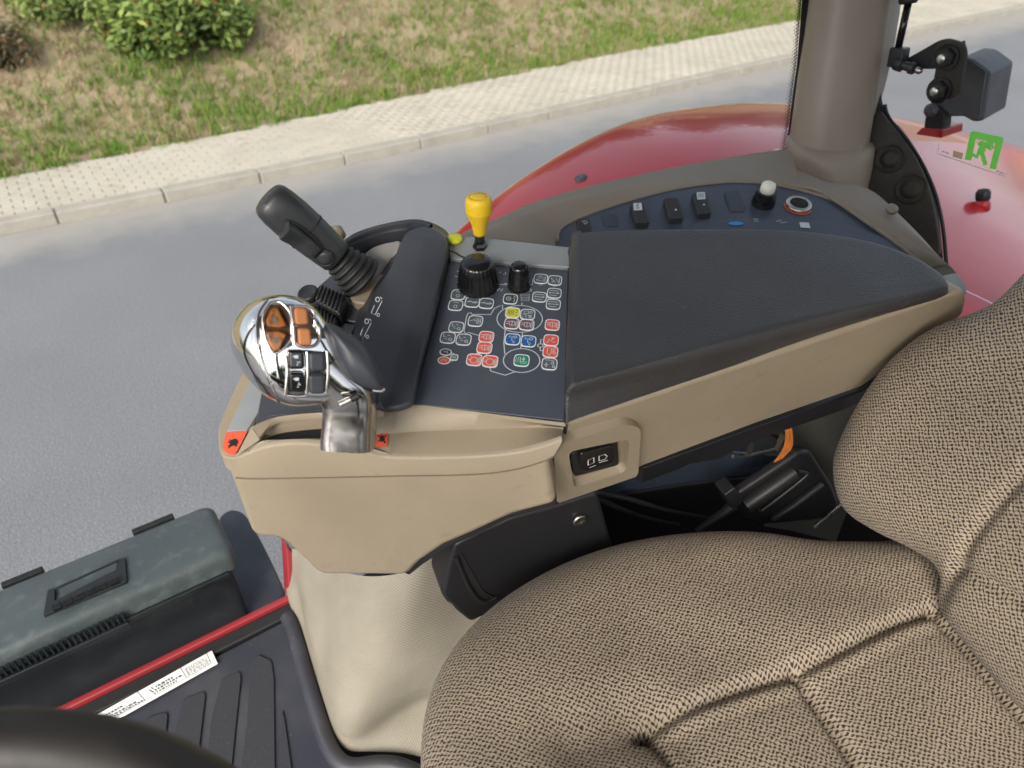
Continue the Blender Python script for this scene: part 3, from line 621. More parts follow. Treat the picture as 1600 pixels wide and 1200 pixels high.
def hinge_parts():
    bx = 1.41
    t = thing('gas_strut', 'black gas strut with ball end hanging beside the rear post', 'gas strut', onX(1410, 90, bx))
    top = onX(1424, -50, bx); mid = onX(1419, 6, bx); low = onX(1402, 82, bx); ax = unit(low - mid)
    revolve('cylinder', [(.0165, 0), (.0165, np.linalg.norm(mid - top) - .004), (.013, np.linalg.norm(mid - top))], top, unit(mid - top), 'rubber', t, 20, sharp=40)
    revolve('piston_rod', [(.0065, 0), (.0065, np.linalg.norm(low - mid))], mid, ax, 'black_gloss', t, 14)
    e = onX(1397, 93, bx); u = unit(V(0, -1, -.1))
    prism('end_fitting', [onX(*p, bx - .012) for p in fillet([(1390, 74), (1412, 76), (1408, 106), (1384, 105)], 3)], V(.024, 0, 0), 'grip', t, .004, 2)
    j = onX(1406, 100, bx - .005)
    revolve('ball_joint', [(.010, -.012), (.013, -.006), (.013, .006), (.008, .009), (.008, .022), (.0105, .022), (.0105, .030), (.004, .032)], j, u, 'grip', t, 16, sharp=40)
    revolve('stud', [(.006, .03), (.0062, .042), (.003, .046)], j, u, 'metal', t, 12)
    t = thing('window_hinge', 'black steel hinge arm with two hex bolts on rear window', 'hinge', onX(1470, 110, bx))
    arm = [(1409, 96), (1467, 63), (1480, 60), (1500, 66), (1507, 76), (1462, 108), (1412, 108)]
    prism('hinge_arm', [onX(*p, bx + .012) for p in fillet(arm, 6)], V(.010, 0, 0), 'rubber', t, .002, 2)
    pl = fillet([(1463, 66), (1482, 60), (1506, 68), (1510, 84), (1499, 146), (1484, 157), (1459, 152), (1455, 140), (1462, 104), (1458, 84)], 9)
    prism('hinge_plate', [onX(*p, bx) for p in pl], V(.008, 0, 0), 'dusty', t, .002, 2)
    for i, (x, y) in enumerate(((1479, 90), (1468, 141))):
        c = onX(x, y, bx - .001); n = V(-1, 0, 0)
        w = revolve('washer', [(.0225, -.001), (.0225, .003), (.012, .0035), (.004, .0035)], c, n, 'black_gloss', t, 24, sharp=30)
        h = revolve('bolt', [(.0165, .0032), (.0165, .010), (.013, .0125)], c, n, 'black', t, 6, smooth=False)
        obj('stud_end', *loft([ring(c + n * z, V(0, 1, 0), UP, r, r, 14) for z, r in ((.009, .0075), (.020, .0075), (.0215, .005))]), 'metal', h, sharp=40)
    tube('pivot_ring', [onX(1503 + 6 * math.sin(a * .5), 70 + 16 * a, bx + .03) for a in np.linspace(-.3, 1.5, 8)], .006, 'rubber', t, 8)
    # lamp housing outside the glass
    t = thing('work_lamp', 'grey plastic lamp housing on a bracket standing on the mudguard', 'work lamp', onX(1520, 140, 1.62))
    lx = 1.60
    front = [(1452, 150), (1468, 122), (1500, 90), (1520, 92), (1548, 113), (1536, 189), (1520, 191), (1505, 182), (1478, 183), (1454, 165)]
    hs = prism('housing', [onX(*p, lx) for p in fillet(front, 5)], V(.13, .02, .0), 'lamp', t, .010, 3)
    tube('housing_seam', [onX(*p, lx - .0015) for p in ((1512, 92), (1540, 112), (1529, 186))], .0025, 'lamp', t, 6)
    br = [(1453, 163), (1461, 165), (1476, 178), (1474, 202), (1443, 200), (1447, 172)]
    prism('bracket', [onX(*p, lx - .015) for p in fillet(br, 3)], V(.03, 0, 0), 'black', t, .004, 2)
    c = onX(1456, 172, lx - .017); revolve('bolt', [(.014, 0), (.014, .006), (.008, .010), (.002, .010)], c, V(-1, 0, 0), 'lamp', t, 12, sharp=30)
    prism('red_foot', [onX(*p, lx + .005) for p in fillet([(1441, 199), (1473, 202), (1472, 216), (1430, 210)], 3)], V(.08, 0, 0), 'paint', t, .004, 2)
hinge_parts()

# ================================================================== SIDE CONSOLE UNDER THE WINDOW
def side_console():
    t = thing('side_console', 'grey-beige side console under the window with a dark switch panel', 'console', V(.9, .75, 2.4))
    sp = Fr(onZ(1120, 320, .455), V(1, -.15, 0), unit(UP * math.cos(R(14)) - FW * math.sin(R(14))))
    outer = [(690, 384), (720, 365), (770, 344), (830, 317), (900, 296), (970, 279), (1050, 262), (1130, 247), (1190, 238), (1232, 232)]
    ridge = [(700, 392), (735, 374), (780, 356), (840, 330), (905, 309), (975, 291), (1050, 275), (1130, 264), (1190, 262), (1245, 268)]
    inner = [(800, 440), (835, 428), (868, 405), (868, 372), (882, 352), (915, 336), (985, 311), (1060, 292), (1135, 283), (1190, 284), (1245, 293)]
    n = 50
    A = [onZ(x, y, .452) for x, y in outer]; B = [onZ(x, y, .440) for x, y in ridge]; C = [sp.px(x, y, .002) for x, y in inner]
    A, B, C = (resample(cr(q, 5, False), n) for q in (A, B, C))
    Lo = [V(a[0], a[1] + .004, a[2] - .30) for a in A]
    mid1 = [(a * .5 + b * .5) + UP * .005 for a, b in zip(A, B)]; mid2 = [(c * .5 + b * .5) + UP * .004 for c, b in zip(C, B)]
    obj('window_ledge', *sheet([Lo, A, mid1, B, mid2, C]), 'beige_grey', t)
    # ledge to the right of the panel and below the post
    F_ = [(1236, 236), (1262, 268), (1300, 296), (1340, 318), (1390, 352), (1440, 388), (1478, 412)]
    G_ = [(1222, 287), (1240, 292), (1275, 298), (1310, 318), (1345, 342), (1388, 372), (1420, 396), (1450, 420)]
    H_ = [(1238, 262), (1262, 274), (1300, 292), (1338, 290), (1366, 300), (1402, 332), (1440, 370), (1470, 404), (1498, 432)]
    G3 = resample(cr([sp.px(x, y, .002) for x, y in G_], 4, False), 24); H3 = resample(cr([onZ(x, y, .47) for x, y in H_], 4, False), 24)
    obj('rear_ledge', *sheet([G3] + [[g + (h - g) * k + UP * .012 * math.sin(math.pi * k) for g, h in zip(G3, H3)] for k in (.15, .3, .5, .7, .85)] + [H3, [h - UP * .12 for h in H3]]), 'beige_grey', t)
    tube('ledge_bead', [p + UP * .002 for p in G3], .004, 'beige_grey', t, 8)
    b = onZ(1394, 326, .447); revolve('push_clip', [(.009, -.004), (.009, .002), (.004, .004), (.001, .004)], b, V(-.2, -.4, .9), 'beige_grey', t, 16)
    # panel
    out = [(870, 395), (871, 376), (877, 356), (920, 334), (1000, 308), (1068, 292), (1140, 284), (1192, 286), (1240, 294), (1300, 312), (1360, 340), (1424, 389), (1400, 420), (1200, 440), (960, 430)]
    pan = prism('switch_panel', [sp.px(*p) for p in cr(out, 4)], -sp.n * .012, 'panel', t, .0025, 2)
    tube('panel_rim', [sp.px(x, y, .001) for x, y in cr(out[1:12], 4, False)], .0028, 'beige_grey', t, 8)
    inset = [(1085, 352), (1130, 344), (1200, 341), (1270, 345), (1330, 355), (1395, 376), (1420, 392), (1400, 425), (1100, 425)]
    prism('panel_inset', [sp.px(*p, .003) for p in cr(inset, 4)], -sp.n * .004, 'panel', t, .001, 2)
    # rocker switches
    def rock(c, w, h, lift, sym=None, lab=None, dot=False, skew=.25):
        x, y = c; q = [(x - w / 2 - h * .18, y - h / 2), (x + w / 2 - h * .18, y - h / 2 - 1), (x + w / 2 + h * .10, y + h / 2 - 1), (x - w / 2 + h * .10, y + h / 2)]
        fr_ = [(q[0][0] - 5, q[0][1]), q[0], q[3], (q[3][0] - 5, q[3][1] - 1)]
        top = [sp.px(*p, lift + (.004 if i in (0, 1) else -.001)) for i, p in enumerate(q)]
        r = prism('rocker_switch', fillet(top, .002, 2), -sp.n * (lift + .004), 'panel' if lab and 'blank' in lab else 'switch', t, .0016, 2)
        if lab: r['label'] = lab
        pl = Fr(top[0], top[1] - top[0], np.cross(top[1] - top[0], top[0] - top[3])); pl = Fr(pl.o, pl.u, pl.n if np.dot(pl.n, UP) > 0 else -pl.n)
        if sym:
            sx, sy, sw, sh, mname, strokes = sym
            Q = [pl.px(x + a, y + b, .0006) for a, b in ((sx - sw, sy - sh), (sx + sw, sy - sh - .6), (sx + sw + 1, sy + sh - .6), (sx - sw + 1, sy + sh))]
            if mname == 'white': prism('symbol_tile', fillet(Q, .001, 2), -pl.n * .0004, 'print', r)
            g = [ribbon([np.array(pl.uv(x + a, y + b)) for a, b in s], .0011, pl, .0010) for s in strokes]
            obj('symbol', *join(*g), 'plate' if mname == 'white' else mname, r, smooth=False)
        if dot:
            cc = pl.px(x + 2, y + h * .08, .0005); obj('indicator', *loft([ring(cc + pl.n * z, pl.u, pl.v, .0017, .0015, 10) for z in (-.001, .0005)]), 'print', r)
    rock((913, 352), 19, 20, .004, (0, -3, 5, 4, 'print', [[(-4, -5), (2, -7), (5, -4), (1, -1)], [(-1, -4), (1, -1)]]), 'low rocker switch with a white hook symbol')
    rock((955, 343), 20, 21, .0028, None, 'blank flat switch cover')
    rock((1001, 332), 21, 32, .012, (-5, -9, 6.5, 5.5, 'white', [[(-8, -9), (-3, -13)], [(-8, -6), (-2, -7)], [(-5, -12), (-4, -5)]]), 'raised rocker switch with white symbol tile')
    rock((1054, 325), 22, 33, .012, (-5, -8, 5, 4, 'red_dim', [[(-8, -6), (-5, -12), (-1, -6), (-8, -6)], [(-5, -9), (-4, -8)]]), 'hazard switch with a dim red triangle', True)
    rock((1098, 317), 21, 33, .012, (-3, -11, 6.5, 5.5, 'white', [[(-6, -8), (-6, -13), (0, -13.5), (0, -8)], [(-3, -13), (-3, -8)]]), 'raised rocker switch with white tile above a dot', True)
    rock((1150, 314), 23, 34, .0028, None, 'wide blank switch cover')
    # push-pull button and socket
    c = sp.px(1192, 318)
    revolve('button_collar', [(.0185, 0), (.0185, .006), (.0165, .018), (.0155, .024), (.012, .024)], c, sp.n, 'black_gloss', t, 28, sharp=50)
    revolve('ivory_button', [(.0115, .018), (.0115, .032), (.0105, .036), (.006, .039), (.001, .0395)], c, sp.n, 'ivory', t, 24)
    c = sp.px(1247, 322)
    revolve('socket_ring', [(.0205, 0), (.0205, .004), (.0195, .006), (.015, .0072), (.0142, .006), (.0138, -.002)], c, sp.n, 'metal', t, 36)
    revolve('socket_bore', [(.0140, .0062), (.0135, .005), (.0130, -.0), (.001, .0006)], c, sp.n, 'black_matte', t, 24)
    gs = [ribbon([c2 * .0215 + np.array(sp.uv(1247, 322)) for c2 in map(np.array, [(math.cos(a), math.sin(a)) for a in np.linspace(2.4, 5.2, 16)])], .0028, sp, .0008)]
    obj('socket_red_rim', *join(*gs), 'red_print', t, smooth=False)
    obj('blue_symbol', *disc_geo([sp.px(x, y, .0042) for x, y in circ((1150, 349), 12, 3, 18)]), 'blue_dot', t, smooth=False)
    for s in ([(1176, 346), (1184, 345)], [(1177, 349), (1184, 348)], [(1212, 349), (1220, 347), (1218, 351), (1228, 350)]): obj('printed_mark', *ribbon([np.array(sp.uv(*p)) for p in s], .0012, sp, .0038), 'print', t, smooth=False)
    prism('symbol_tile', [sp.px(*p, .0042) for p in ((1249, 347), (1264, 348), (1266, 356), (1251, 355))], -sp.n * .0006, 'print', t)
    # inner wall below the panel, seen in the gap under the armrest
    lo = [onZ(x, y, .46) for x, y in ((880, 400), (1060, 400), (1240, 410), (1400, 425), (1500, 440))]
    lo = [V(p[0], p[1] - .0, 2.9 - .48) for p in lo]
    obj('console_wall', *sheet([[p + V(0, .03, 0) for p in lo], [V(p[0], p[1] + .02, 1.9) for p in lo]]), 'lining_wall', t, smooth=False)
M['lining_wall'] = mat('grey_green_wall', (.13, .13, .11), .6, mix=[(6, (.10, .10, .088), .4, .7)])
side_console()

# ================================================================== ARMREST CONSOLE
TT = R(12)
TN = unit(UP * math.cos(TT) - FW * math.sin(TT))
TO = onZ(770, 530, .40)
def T(x, y, w=0): return onP(x, y, TO + TN * w, TN)
TOP = Fr(TO, T(888, 422) - T(703, 408), TN)

def console():
    t = thing('armrest_console', 'beige armrest console with black pad and dark keypad of coloured keys', 'armrest', T(700, 600, -.2))
    # vertical plane of the near face of the front body
    a, b = T(370, 716, -.012), T(868, 705, -.012); nd = unit(np.cross(b - a, UP)); nd = nd if np.dot(nd, EYE - a) > 0 else -nd
    N_ = lambda x, y, off=0: onP(x, y, a + nd * off, nd)
    inw = T(375, 588) - T(343, 668); inw = unit(V(inw[0], inw[1], 0))
    # lower body
    bottom = [(870, 788), (800, 806), (740, 834), (695, 853), (655, 880), (640, 896), (630, 901), (505, 900), (494, 895), (466, 868), (444, 848), (432, 842), (408, 841), (396, 838), (389, 828)]
    body = [(350, 722), (369, 721), (700, 722), (858, 720)] + bottom + [(361, 752)]
    prism('front_body', [N_(*p) for p in body], inw * .20 - nd * .0, 'beige', t, .009, 4)
    # dark underside edge
    under = [(870, 792), (800, 809), (742, 838), (700, 857), (660, 884), (640, 900), (630, 897), (655, 870), (740, 822), (870, 776)]
    prism('under_edge', [N_(x, y, -.012) for x, y in under], -nd * .03, 'black', t, .002, 1)
    # upper fascia above the seam: rises into a hump beside the lever slot
    e_px = [(368, 716), (385, 709), (410, 700), (440, 694.5), (475, 693.5), (506, 696), (540, 701), (575, 709), (602, 714.5), (660, 716), (740, 714), (800, 709), (845, 699), (878, 688)]
    n = 70
    E = resample(cr([N_(x, y, .0012) for x, y in e_px], 6, False), n)
    S = resample(cr([N_(x, y, .0012) for x, y in ((368, 746), (400, 747.5), (500, 746), (620, 743.5), (740, 741), (800, 734), (845, 722), (866, 712))], 6, False), n)
    tube('shell_seam', [p + nd * .0004 for p in S], .0008, 'seam', t, 6)
    back = lambda L, d, up: [p - nd * d + UP * up for p in L]
    # slot rim lines on the deck
    sn = [(392, 667), (409, 690), (425, 688), (460, 686), (500, 684.5), (545, 690), (580, 702), (598, 711)]     # near side of slot
    topE = back(E, .0045, .0016)
    i0 = int(np.argmin([np.linalg.norm(p - N_(604, 714.5, .0012)) for p in E])) + 1                                                  # hump ends near here
    slot_near = resample(cr([T(x, y, w) for x, y, w in ((386, 703, -.002), (409, 689, .002), (450, 686.5, .002), (500, 685, .001), (545, 690, -.001), (585, 702, -.008), (606, 708, -.0115))], 4, False), i0)
    strips = [[p - nd * .004 for p in S], [p for p in S], back(E, 0, -.0022), back(E, .0006, -.0006), back(E, .0022, .0006), topE]
    v1 = sheet(strips)
    v2 = sheet([topE[:i0], slot_near, [p - UP * .03 for p in slot_near]])
    # right of the lever: a shallow channel
    r_in = resample(cr([T(x, y, -.0125) for x, y in ((584, 682), (640, 675), (740, 671), (850, 668), (880, 671))], 4, False), n - i0 + 1)
    v3 = sheet([topE[i0 - 1:], r_in])
    rim = resample(cr([T(x, y, .003) for x, y in ((580, 641), (647, 636), (690, 640), (740, 646), (810, 655), (884, 664))], 4, False), 40)
    r_in2 = resample(cr([T(x, y, -.0125) for x, y in ((584, 682), (640, 675), (740, 671), (850, 668), (880, 671))], 4, False), 40)
    v4 = sheet([r_in2, [p + TN * .003 + nd * -.001 for p in r_in2], [q - TN * .002 for q in rim], [q - nd * .003 for q in rim]])
    # far side of the slot
    far_top = resample(cr([T(x, y, .005) for x, y in ((393, 667), (425, 653), (460, 647.5), (500, 644), (560, 640), (600, 638.5))], 4, False), 30)
    far_in = resample(cr([T(x, y, .004) for x, y in ((405, 684), (428, 659), (462, 652.5), (500, 650), (560, 648), (600, 647))], 4, False), 30)
    v5 = sheet([[p - UP * .02 for p in far_top], far_top, [(p * .5 + q * .5) + TN * .002 for p, q in zip(far_top, far_in)], far_in, [p - UP * .0035 for p in far_in]])
    lip = [T(368, 715, -.0105), T(388, 700, .0), T(406, 687, .002), T(393, 667, .004)]
    v6 = (lip, [[0, 1, 2, 3]])
    v7 = disc_geo([T(x, y, -.0128) for x, y in ((566, 692), (584, 681), (602, 676), (616, 690), (610, 710), (588, 704))])
    o = obj('slot_deck', *join(v1, v2, v3, v4, v5, v6, v7), 'beige', t, sharp=38)
    obj('slot_floor', *disc_geo([T(x, y, -.018) for x, y in ((380, 720), (400, 640), (640, 630), (640, 712))]), 'black_matte', t, smooth=False)
    # rim on the left with a grey strip
    rimp = [(400, 560), (375, 588), (350, 645), (341, 670), (342, 700), (347, 711), (357, 716), (369, 716), (394, 667), (428, 600)]
    prism('left_rim', [T(*p, -.011) for p in fillet(rimp, [0, 0, 0, 4, 4, 4, 4, 2, 0, 0], 3) if True], -UP * .018, 'beige', t, .004, 3)
    prism('grey_strip', [T(x, y, -.0095) for x, y in ((402, 572), (388, 602), (354, 674), (386, 672), (392, 664), (413, 629), (430, 590))], -TN * .004, 'grey_light', t, .0008, 1)
    rab = prism('rabbit_decal', [T(x, y, -.009) for x, y in fillet([(354, 675), (387, 673), (369, 708), (355, 708.5), (347, 700)], [1, 1, 4, 6, 6], 3)], -TN * .002, 'red_print', t)
    f = TOP.off(-.0086); U = lambda L: [np.array(f.uv(*p)) for p in L]
    hare = [(355.5, 697), (359, 694.5), (360, 690), (364, 686), (369, 685.5), (371.5, 688), (372, 692), (369.5, 695), (371, 697), (369, 698), (365, 695.5), (362, 697.5), (359.5, 696.5), (358, 698.5)]
    ears = [[(360.5, 692), (356, 690.5)], [(362, 690), (358.5, 687)], [(360, 696), (357.5, 700)]]
    obj('hare_symbol', *join(disc_geo([f.P(*p) for p in U(hare)]), *[ribbon(U(e), .0014, f) for e in ears]), 'black', rab, smooth=False)
    tur = prism('turtle_decal', [T(x, y, -.0112) for x, y in fillet([(588, 671), (607, 672), (605, 696), (586, 698)], 1.5, 2)], -TN * .0012, 'red_print', t)
    f2 = Fr(T(596, 686, -.0108), TOP.u, TN); U2 = lambda L: [np.array(f2.uv(*p)) for p in L]
    obj('turtle_symbol', *join(disc_geo([f2.P(*p) for p in U2(circ((597, 685), 4.2, 5, 14))]), *[ribbon(U2(e), .0016, f2) for e in ([(596, 679), (597, 676)], [(593, 682), (590.5, 680)], [(601, 682), (603, 680)], [(593, 688), (591, 690)], [(600, 689), (602, 692)])]), 'black', tur, smooth=False)
    # dark top plate under levers
    prism('top_plate', [T(*p, -.006) for p in ((398, 664), (425, 650), (500, 642), (560, 639), (640, 632), (655, 560), (690, 470), (700, 385), (640, 372), (560, 390), (470, 470), (414, 580))], -TN * .05, 'plate', t, .002, 1)
    # arm with the near beige face
    c, d = T(884, 662, -.006), T(1508, 458, -.006); na = unit(np.cross(d - c, UP)); na = na if np.dot(na, EYE - c) > 0 else -na; nh = na; na = unit(na - UP * .30)
    A_ = lambda x, y, off=0: onP(x, y, c + na * off, na)
    arm = [(884, 661), (1000, 622), (1200, 556), (1400, 488), (1488, 458), (1509, 452), (1514, 466), (1509, 490), (1480, 512), (1345, 607), (1180, 664), (1010, 728), (870, 786), (862, 735), (874, 706)]
    prism('arm_shell', [A_(*p) for p in arm], -nh * .10 - UP * .0, 'beige', t, .008, 4)
    tube('seam', [A_(x, y, .0005) for x, y in ((883, 664), (883, 684), (876, 700), (866, 713), (860, 728), (857, 742))], .0014, 'black_matte', t, 6)
    prism('arm_cap', [T(*p, .0) for p in fillet([(1470, 430), (1496, 425), (1512, 446), (1511, 458), (1480, 462)], 6)], -TN * .02, 'grey_light', t, .006, 3)
    # black underside of the arm
    un = [(1005, 732), (1180, 668), (1345, 611), (1440, 545), (1440, 565), (1343, 630), (1320, 641), (1180, 690), (1120, 720), (1075, 727), (1060, 735), (1000, 757)]
    prism('under_tray', [A_(x, y, -.015) for x, y in un], -nh * .07 - UP * .01, 'black', t, .003, 1)
    # bezel with the seat rocker
    bz = fillet([(866, 713), (880, 692), (978, 663), (1002, 668), (997, 744), (870, 787)], [4, 9, 12, 10, 6, 5], 4)
    hole = fillet([(888, 706), (984, 686), (979, 737), (897, 763)], [10, 9, 9, 9], 4)
    O3 = resample([A_(x, y, .010) for x, y in bz + bz[:1]], 61)[:-1]; H3 = resample([A_(x, y, .010) for x, y in hole + hole[:1]], 61)[:-1]
    # align starts
    k = int(np.argmin([np.linalg.norm(h - O3[0]) for h in H3])); H3 = H3[k:] + H3[:k]
    vv, ff = sheet([[p - na * .012 for p in O3], [p - na * .002 for p in O3], O3, H3, [p - na * .003 for p in H3], [p + (np.mean(H3, 0) - p) * .06 - na * .013 for p in H3]], True)
    bz_o = obj('switch_bezel', vv, ff, 'beige', t, sharp=50)
    prism('recess_plate', [A_(x, y, .0005) for x, y in ((885, 700), (988, 680), (983, 742), (893, 768))], -na * .004, 'beige', t)
    body = fillet([(891, 710), (966, 690), (968, 727), (897, 746)], 6, 3)
    sw = prism('seat_switch', [A_(x, y, .006) for x, y in body], -na * .007, 'black', t, .0015, 2)
    key = fillet([(905, 711), (956, 697), (962, 703), (961, 722), (914, 738), (907, 732)], 5, 3)
    kk = prism('rocker_key', [A_(x, y, .012) for x, y in key], -na * .008, 'black_gloss', sw, .0025, 3)
    fa = Fr(A_(930, 715, .0124), d - c, na); UA = lambda L: [np.array(fa.uv(*p)) for p in L]
    g = [ribbon(UA(L), .0011, fa, 0, cl) for L, cl in (([(919, 719), (928, 715), (928, 723), (919, 727)], True), ([(921, 731), (931, 727)], False), ([(936, 713), (945, 710), (949, 713), (945, 718), (936, 720)], True), ([(936, 723), (950, 719)], False))]
    obj('arrow_symbols', *join(*g), 'white', kk, smooth=False)
    # keypad panel
    kp = fillet([(703, 408), (888, 422), (882, 657), (646, 631)], 3, 2)
    pan = prism('keypad', [T(*p, .001) for p in kp], -TN * .012, 'keypad', t, .001, 2)
    # far strip in grey with the joint line
    prism('far_strip', [T(*p, .005) for p in ((696, 372), (735, 369), (768, 372), (830, 379), (893, 386), (890, 417), (800, 411), (703, 404))], -TN * .02, 'grey_light', t, .002, 2)
    tube('strip_joint', [T(x, y, .002) for x, y in ((703, 404.5), (800, 411.5), (889, 419))], .0016, 'black_gloss', t, 6)
    tube('strip_groove', [T(x, y, .0055) for x, y in cr([(702, 391), (712, 395), (722, 401), (738, 404)], 4, False)], .0008, 'black', t, 6)
    revolve('yellow_nut', [(.0085, .004), (.0095, .006), (.008, .009), (.004, .0095), (.001, .010)], T(711, 380, .002), TN, 'lime', t, 20, .05, 8)
    # ------------------------------ keys
    f = TOP.off(.0012)
    KW, KH = .0156, .0160
    def rr(w, h, r, k=3): return fillet([(-w / 2, -h / 2), (w / 2, -h / 2), (w / 2, h / 2), (-w / 2, h / 2)], r, k)
    def key(x, y, fill, icon, line='white', sc=1, oval=None):
        cu, cv = f.uv(x, y); fr = Fr(f.P(cu, cv), f.u, f.n); w, h = KW * sc, KH * sc
        outl = circ((0, 0), *oval, 22) if oval else rr(w, h, .0050 * sc)
        n_ = len(outl); inn = [p * ((w - .0017) / w if not oval else .86) for p in outl]
        vv = [fr.P(*p, -.0008) for p in outl] + [fr.P(*p, .0007) for p in outl] + [fr.P(*p, .0007) for p in inn] + [fr.P(*p, .0005) for p in inn]
        ff, fm = [], []
        for q in range(3):
            for j in range(n_): ff.append([q * n_ + j, q * n_ + (j + 1) % n_, (q + 1) * n_ + (j + 1) % n_, (q + 1) * n_ + j]); fm.append(0)
        ff.append([3 * n_ + j for j in range(n_)]); fm.append(1)
        for s in icon:
            cl = s[0] == 'c'; L = [np.array(p) * (w, h) for p in (s[1:] if cl else s)]
            a_, b_ = ribbon(L, .00075, fr, .0007, cl); k0 = len(vv); vv += a_; ff += [[i + k0 for i in q] for q in b_]; fm += [2] * len(b_)
        obj('key', vv, ff, None, pan, smooth=False, mats=[M[line], M[fill], M['print'] if fill not in ('k_yellow',) else M['plate']], fmat=fm)
    C8 = lambda x, y, r, n=8: ['c'] + [(x + r * math.cos(i * 2 * math.pi / n), y + r * math.sin(i * 2 * math.pi / n) * 1.1) for i in range(n)]
    I = dict(
        zero=[C8(0, -.12, .12), [(-.2, .28), (.05, .28)], [(.0, .3), (.18, .22)]],
        bars=[[(-.38, 0), (.38, 0)], [(-.3, .05), (-.05, .08)], [(.0, -.08), (.3, -.05)], [(.2, .1), (.38, 0), (.2, -.1)]],
        A=[[(-.35, -.05), (.1, .25), (.1, -.25)], [(-.1, .05), (.05, -.02)], ['c', (.2, .25), (.34, .25), (.34, -.25), (.2, -.25)], [(.2, 0), (.34, 0)]],
        seq=[[(-.3, .3), (-.3, .05), (-.1, .05)], [(-.05, .18), (.12, .2)], [(-.18, -.12), (-.02, -.12)], C8(.18, -.14, .1), [(.25, -.22), (.32, -.3)], [(-.32, -.3), (-.26, -.3)]],
        eye=[C8(-.12, 0, .17, 10), C8(-.12, 0, .05, 6), [(.2, .32), (.32, .2), (.2, .05), (.32, -.08), (.25, -.3)]],
        up=[[(-.32, -.2), (.1, .25), (.22, -.25), (-.32, -.2)], [(.3, .25), (.3, -.28)], [(-.25, .2), (.0, .28)]],
        zig=[[(-.3, .2), (.05, -.25), (.05, .2), (.3, -.25)], [(.32, .25), (.32, -.25)], [(-.2, -.25), (-.02, -.05)]],
        lines=[[(-.35, .22), (.3, .22)], [(-.35, 0), (.36, 0)], [(-.35, .06), (-.2, 0), (-.35, -.06)], [(-.3, -.24), (.2, -.24)], [(.2, .07), (.36, 0), (.2, -.07)]],
        circ=[C8(.02, 0, .2, 10), [(-.38, .12), (-.15, .18)], [(-.38, -.05), (-.18, -.05)], [(.02, .22), (.02, -.22)], ['c', (.28, .25), (.38, .25), (.38, -.28), (.28, -.28)]],
        big=[C8(-.02, -.05, .23, 12), [(-.38, -.02), (-.25, -.05)], ['c', (.28, .2), (.38, .2), (.38, -.35), (.28, -.35)], [(-.3, .32), (-.2, .25)]],
        blue=[[(-.2, .3), (-.28, .15), (.05, .2)], C8(.15, .2, .1), [(-.05, .1), (-.05, -.12), (.1, -.12)], [(.0, -.2), (.08, -.36), (.16, -.2)], [(-.36, -.28), (-.3, -.28)]],
        box=[['c', (-.3, .2), (.05, .2), (.05, -.2), (-.3, -.2)], C8(-.12, 0, .09), [(.15, .25), (.35, .25)], [(.18, .0), (.35, .1)], [(.2, -.22), (.34, -.22)]],
        maze=[['c', (-.25, .3), (.05, .3), (.05, .05), (-.25, .05)], C8(.2, .2, .09), [(-.35, -.05), (-.1, -.05), (-.1, -.3)], [(.0, -.1), (.3, -.1)], C8(.18, -.25, .08), [(-.35, -.3), (-.28, -.3)]],
        N=[[(-.36, -.2), (-.36, .25), (-.2, -.2), (-.2, .25)], [(-.08, .25), (-.08, -.2)], C8(.12, .1, .08), [(.12, .32), (.12, -.12)], [(-.05, -.12), (.36, -.12)], [(-.05, -.25), (.32, -.25)]],
        cross=[[(-.2, .1), (-.2, -.3)], [(-.36, -.1), (-.04, -.1)], [(-.3, .3), (.1, .3)], C8(.2, .05, .08), C8(.28, -.22, .08), [(.1, .25), (.3, .25)]],
        plug=[['c', (-.2, .3), (.05, .3), (.05, -.2), (-.2, -.2)], [(.05, .05), (.25, .05)], C8(.22, .22, .08), C8(.25, -.1, .09), [(-.05, -.2), (-.05, -.38)]],
        bolt=[[(-.25, -.3), (-.1, .1), (.0, -.1), (.15, .28)], [(.0, .2), (.3, .3), (.1, .05)], [(-.35, -.25), (-.3, -.25)], [(.1, -.2), (.3, -.1)]],
    )
    for (x, y, fl, ic) in [(716, 461, 'k_grey', 'zero'), (712, 477.5, 'k_grey', 'zero'), (738, 472.5, 'k_grey', 'bars'), (760, 474.5, 'k_grey', 'bars'), (743, 502, 'k_grey', 'A'),
                           (713, 511.5, 'k_grey', 'seq'), (699.7, 528, 'k_grey', 'seq'), (724.5, 531, 'k_grey', 'seq'), (845, 436, 'k_grey', 'up'), (867, 438.5, 'k_grey', 'zig'), (866, 458.5, 'k_grey', 'lines'), (843, 464.5, 'k_grey', 'lines'), (864.6, 476, 'k_grey', 'lines'),
                           (797.5, 467.5, 'plate', 'eye'), (801, 489, 'k_yellow', 'box'), (824.6, 491.6, 'k_grey', 'maze'), (799.5, 505.8, 'k_mauve', 'circ'), (823, 508, 'k_mauve', 'circ'), (863, 508, 'k_red', 'circ'), (861, 532, 'k_red', 'bolt'), (860, 550, 'k_red', 'plug'),
                           (858.5, 569, 'k_grey', 'cross'), (801, 530.5, 'k_blue', 'blue'), (825.7, 533.5, 'k_blue', 'blue'), (815, 563.5, 'k_green', 'N'), (760, 526.7, 'k_red', 'circ'), (757, 543.7, 'k_red', 'circ'), (741, 562.5, 'k_red', 'big'), (766, 565, 'k_red', 'big')]:
        key(x, y, fl, I[ic])
    key(696.5, 550.5, 'plate', [[(-.15, 0), (.0, .0)], [(.05, .1), (.12, -.1)]], oval=(.0062, .0045)); key(693.8, 563.4, 'k_red', [[(-.2, -.1), (.0, .1), (.1, -.1), (.2, .1)]], oval=(.0064, .0050)); key(709.8, 558.8, 'k_grey', [[(-.25, .1), (.25, .1)], [(-.25, -.1), (.25, -.1)]], sc=.5)
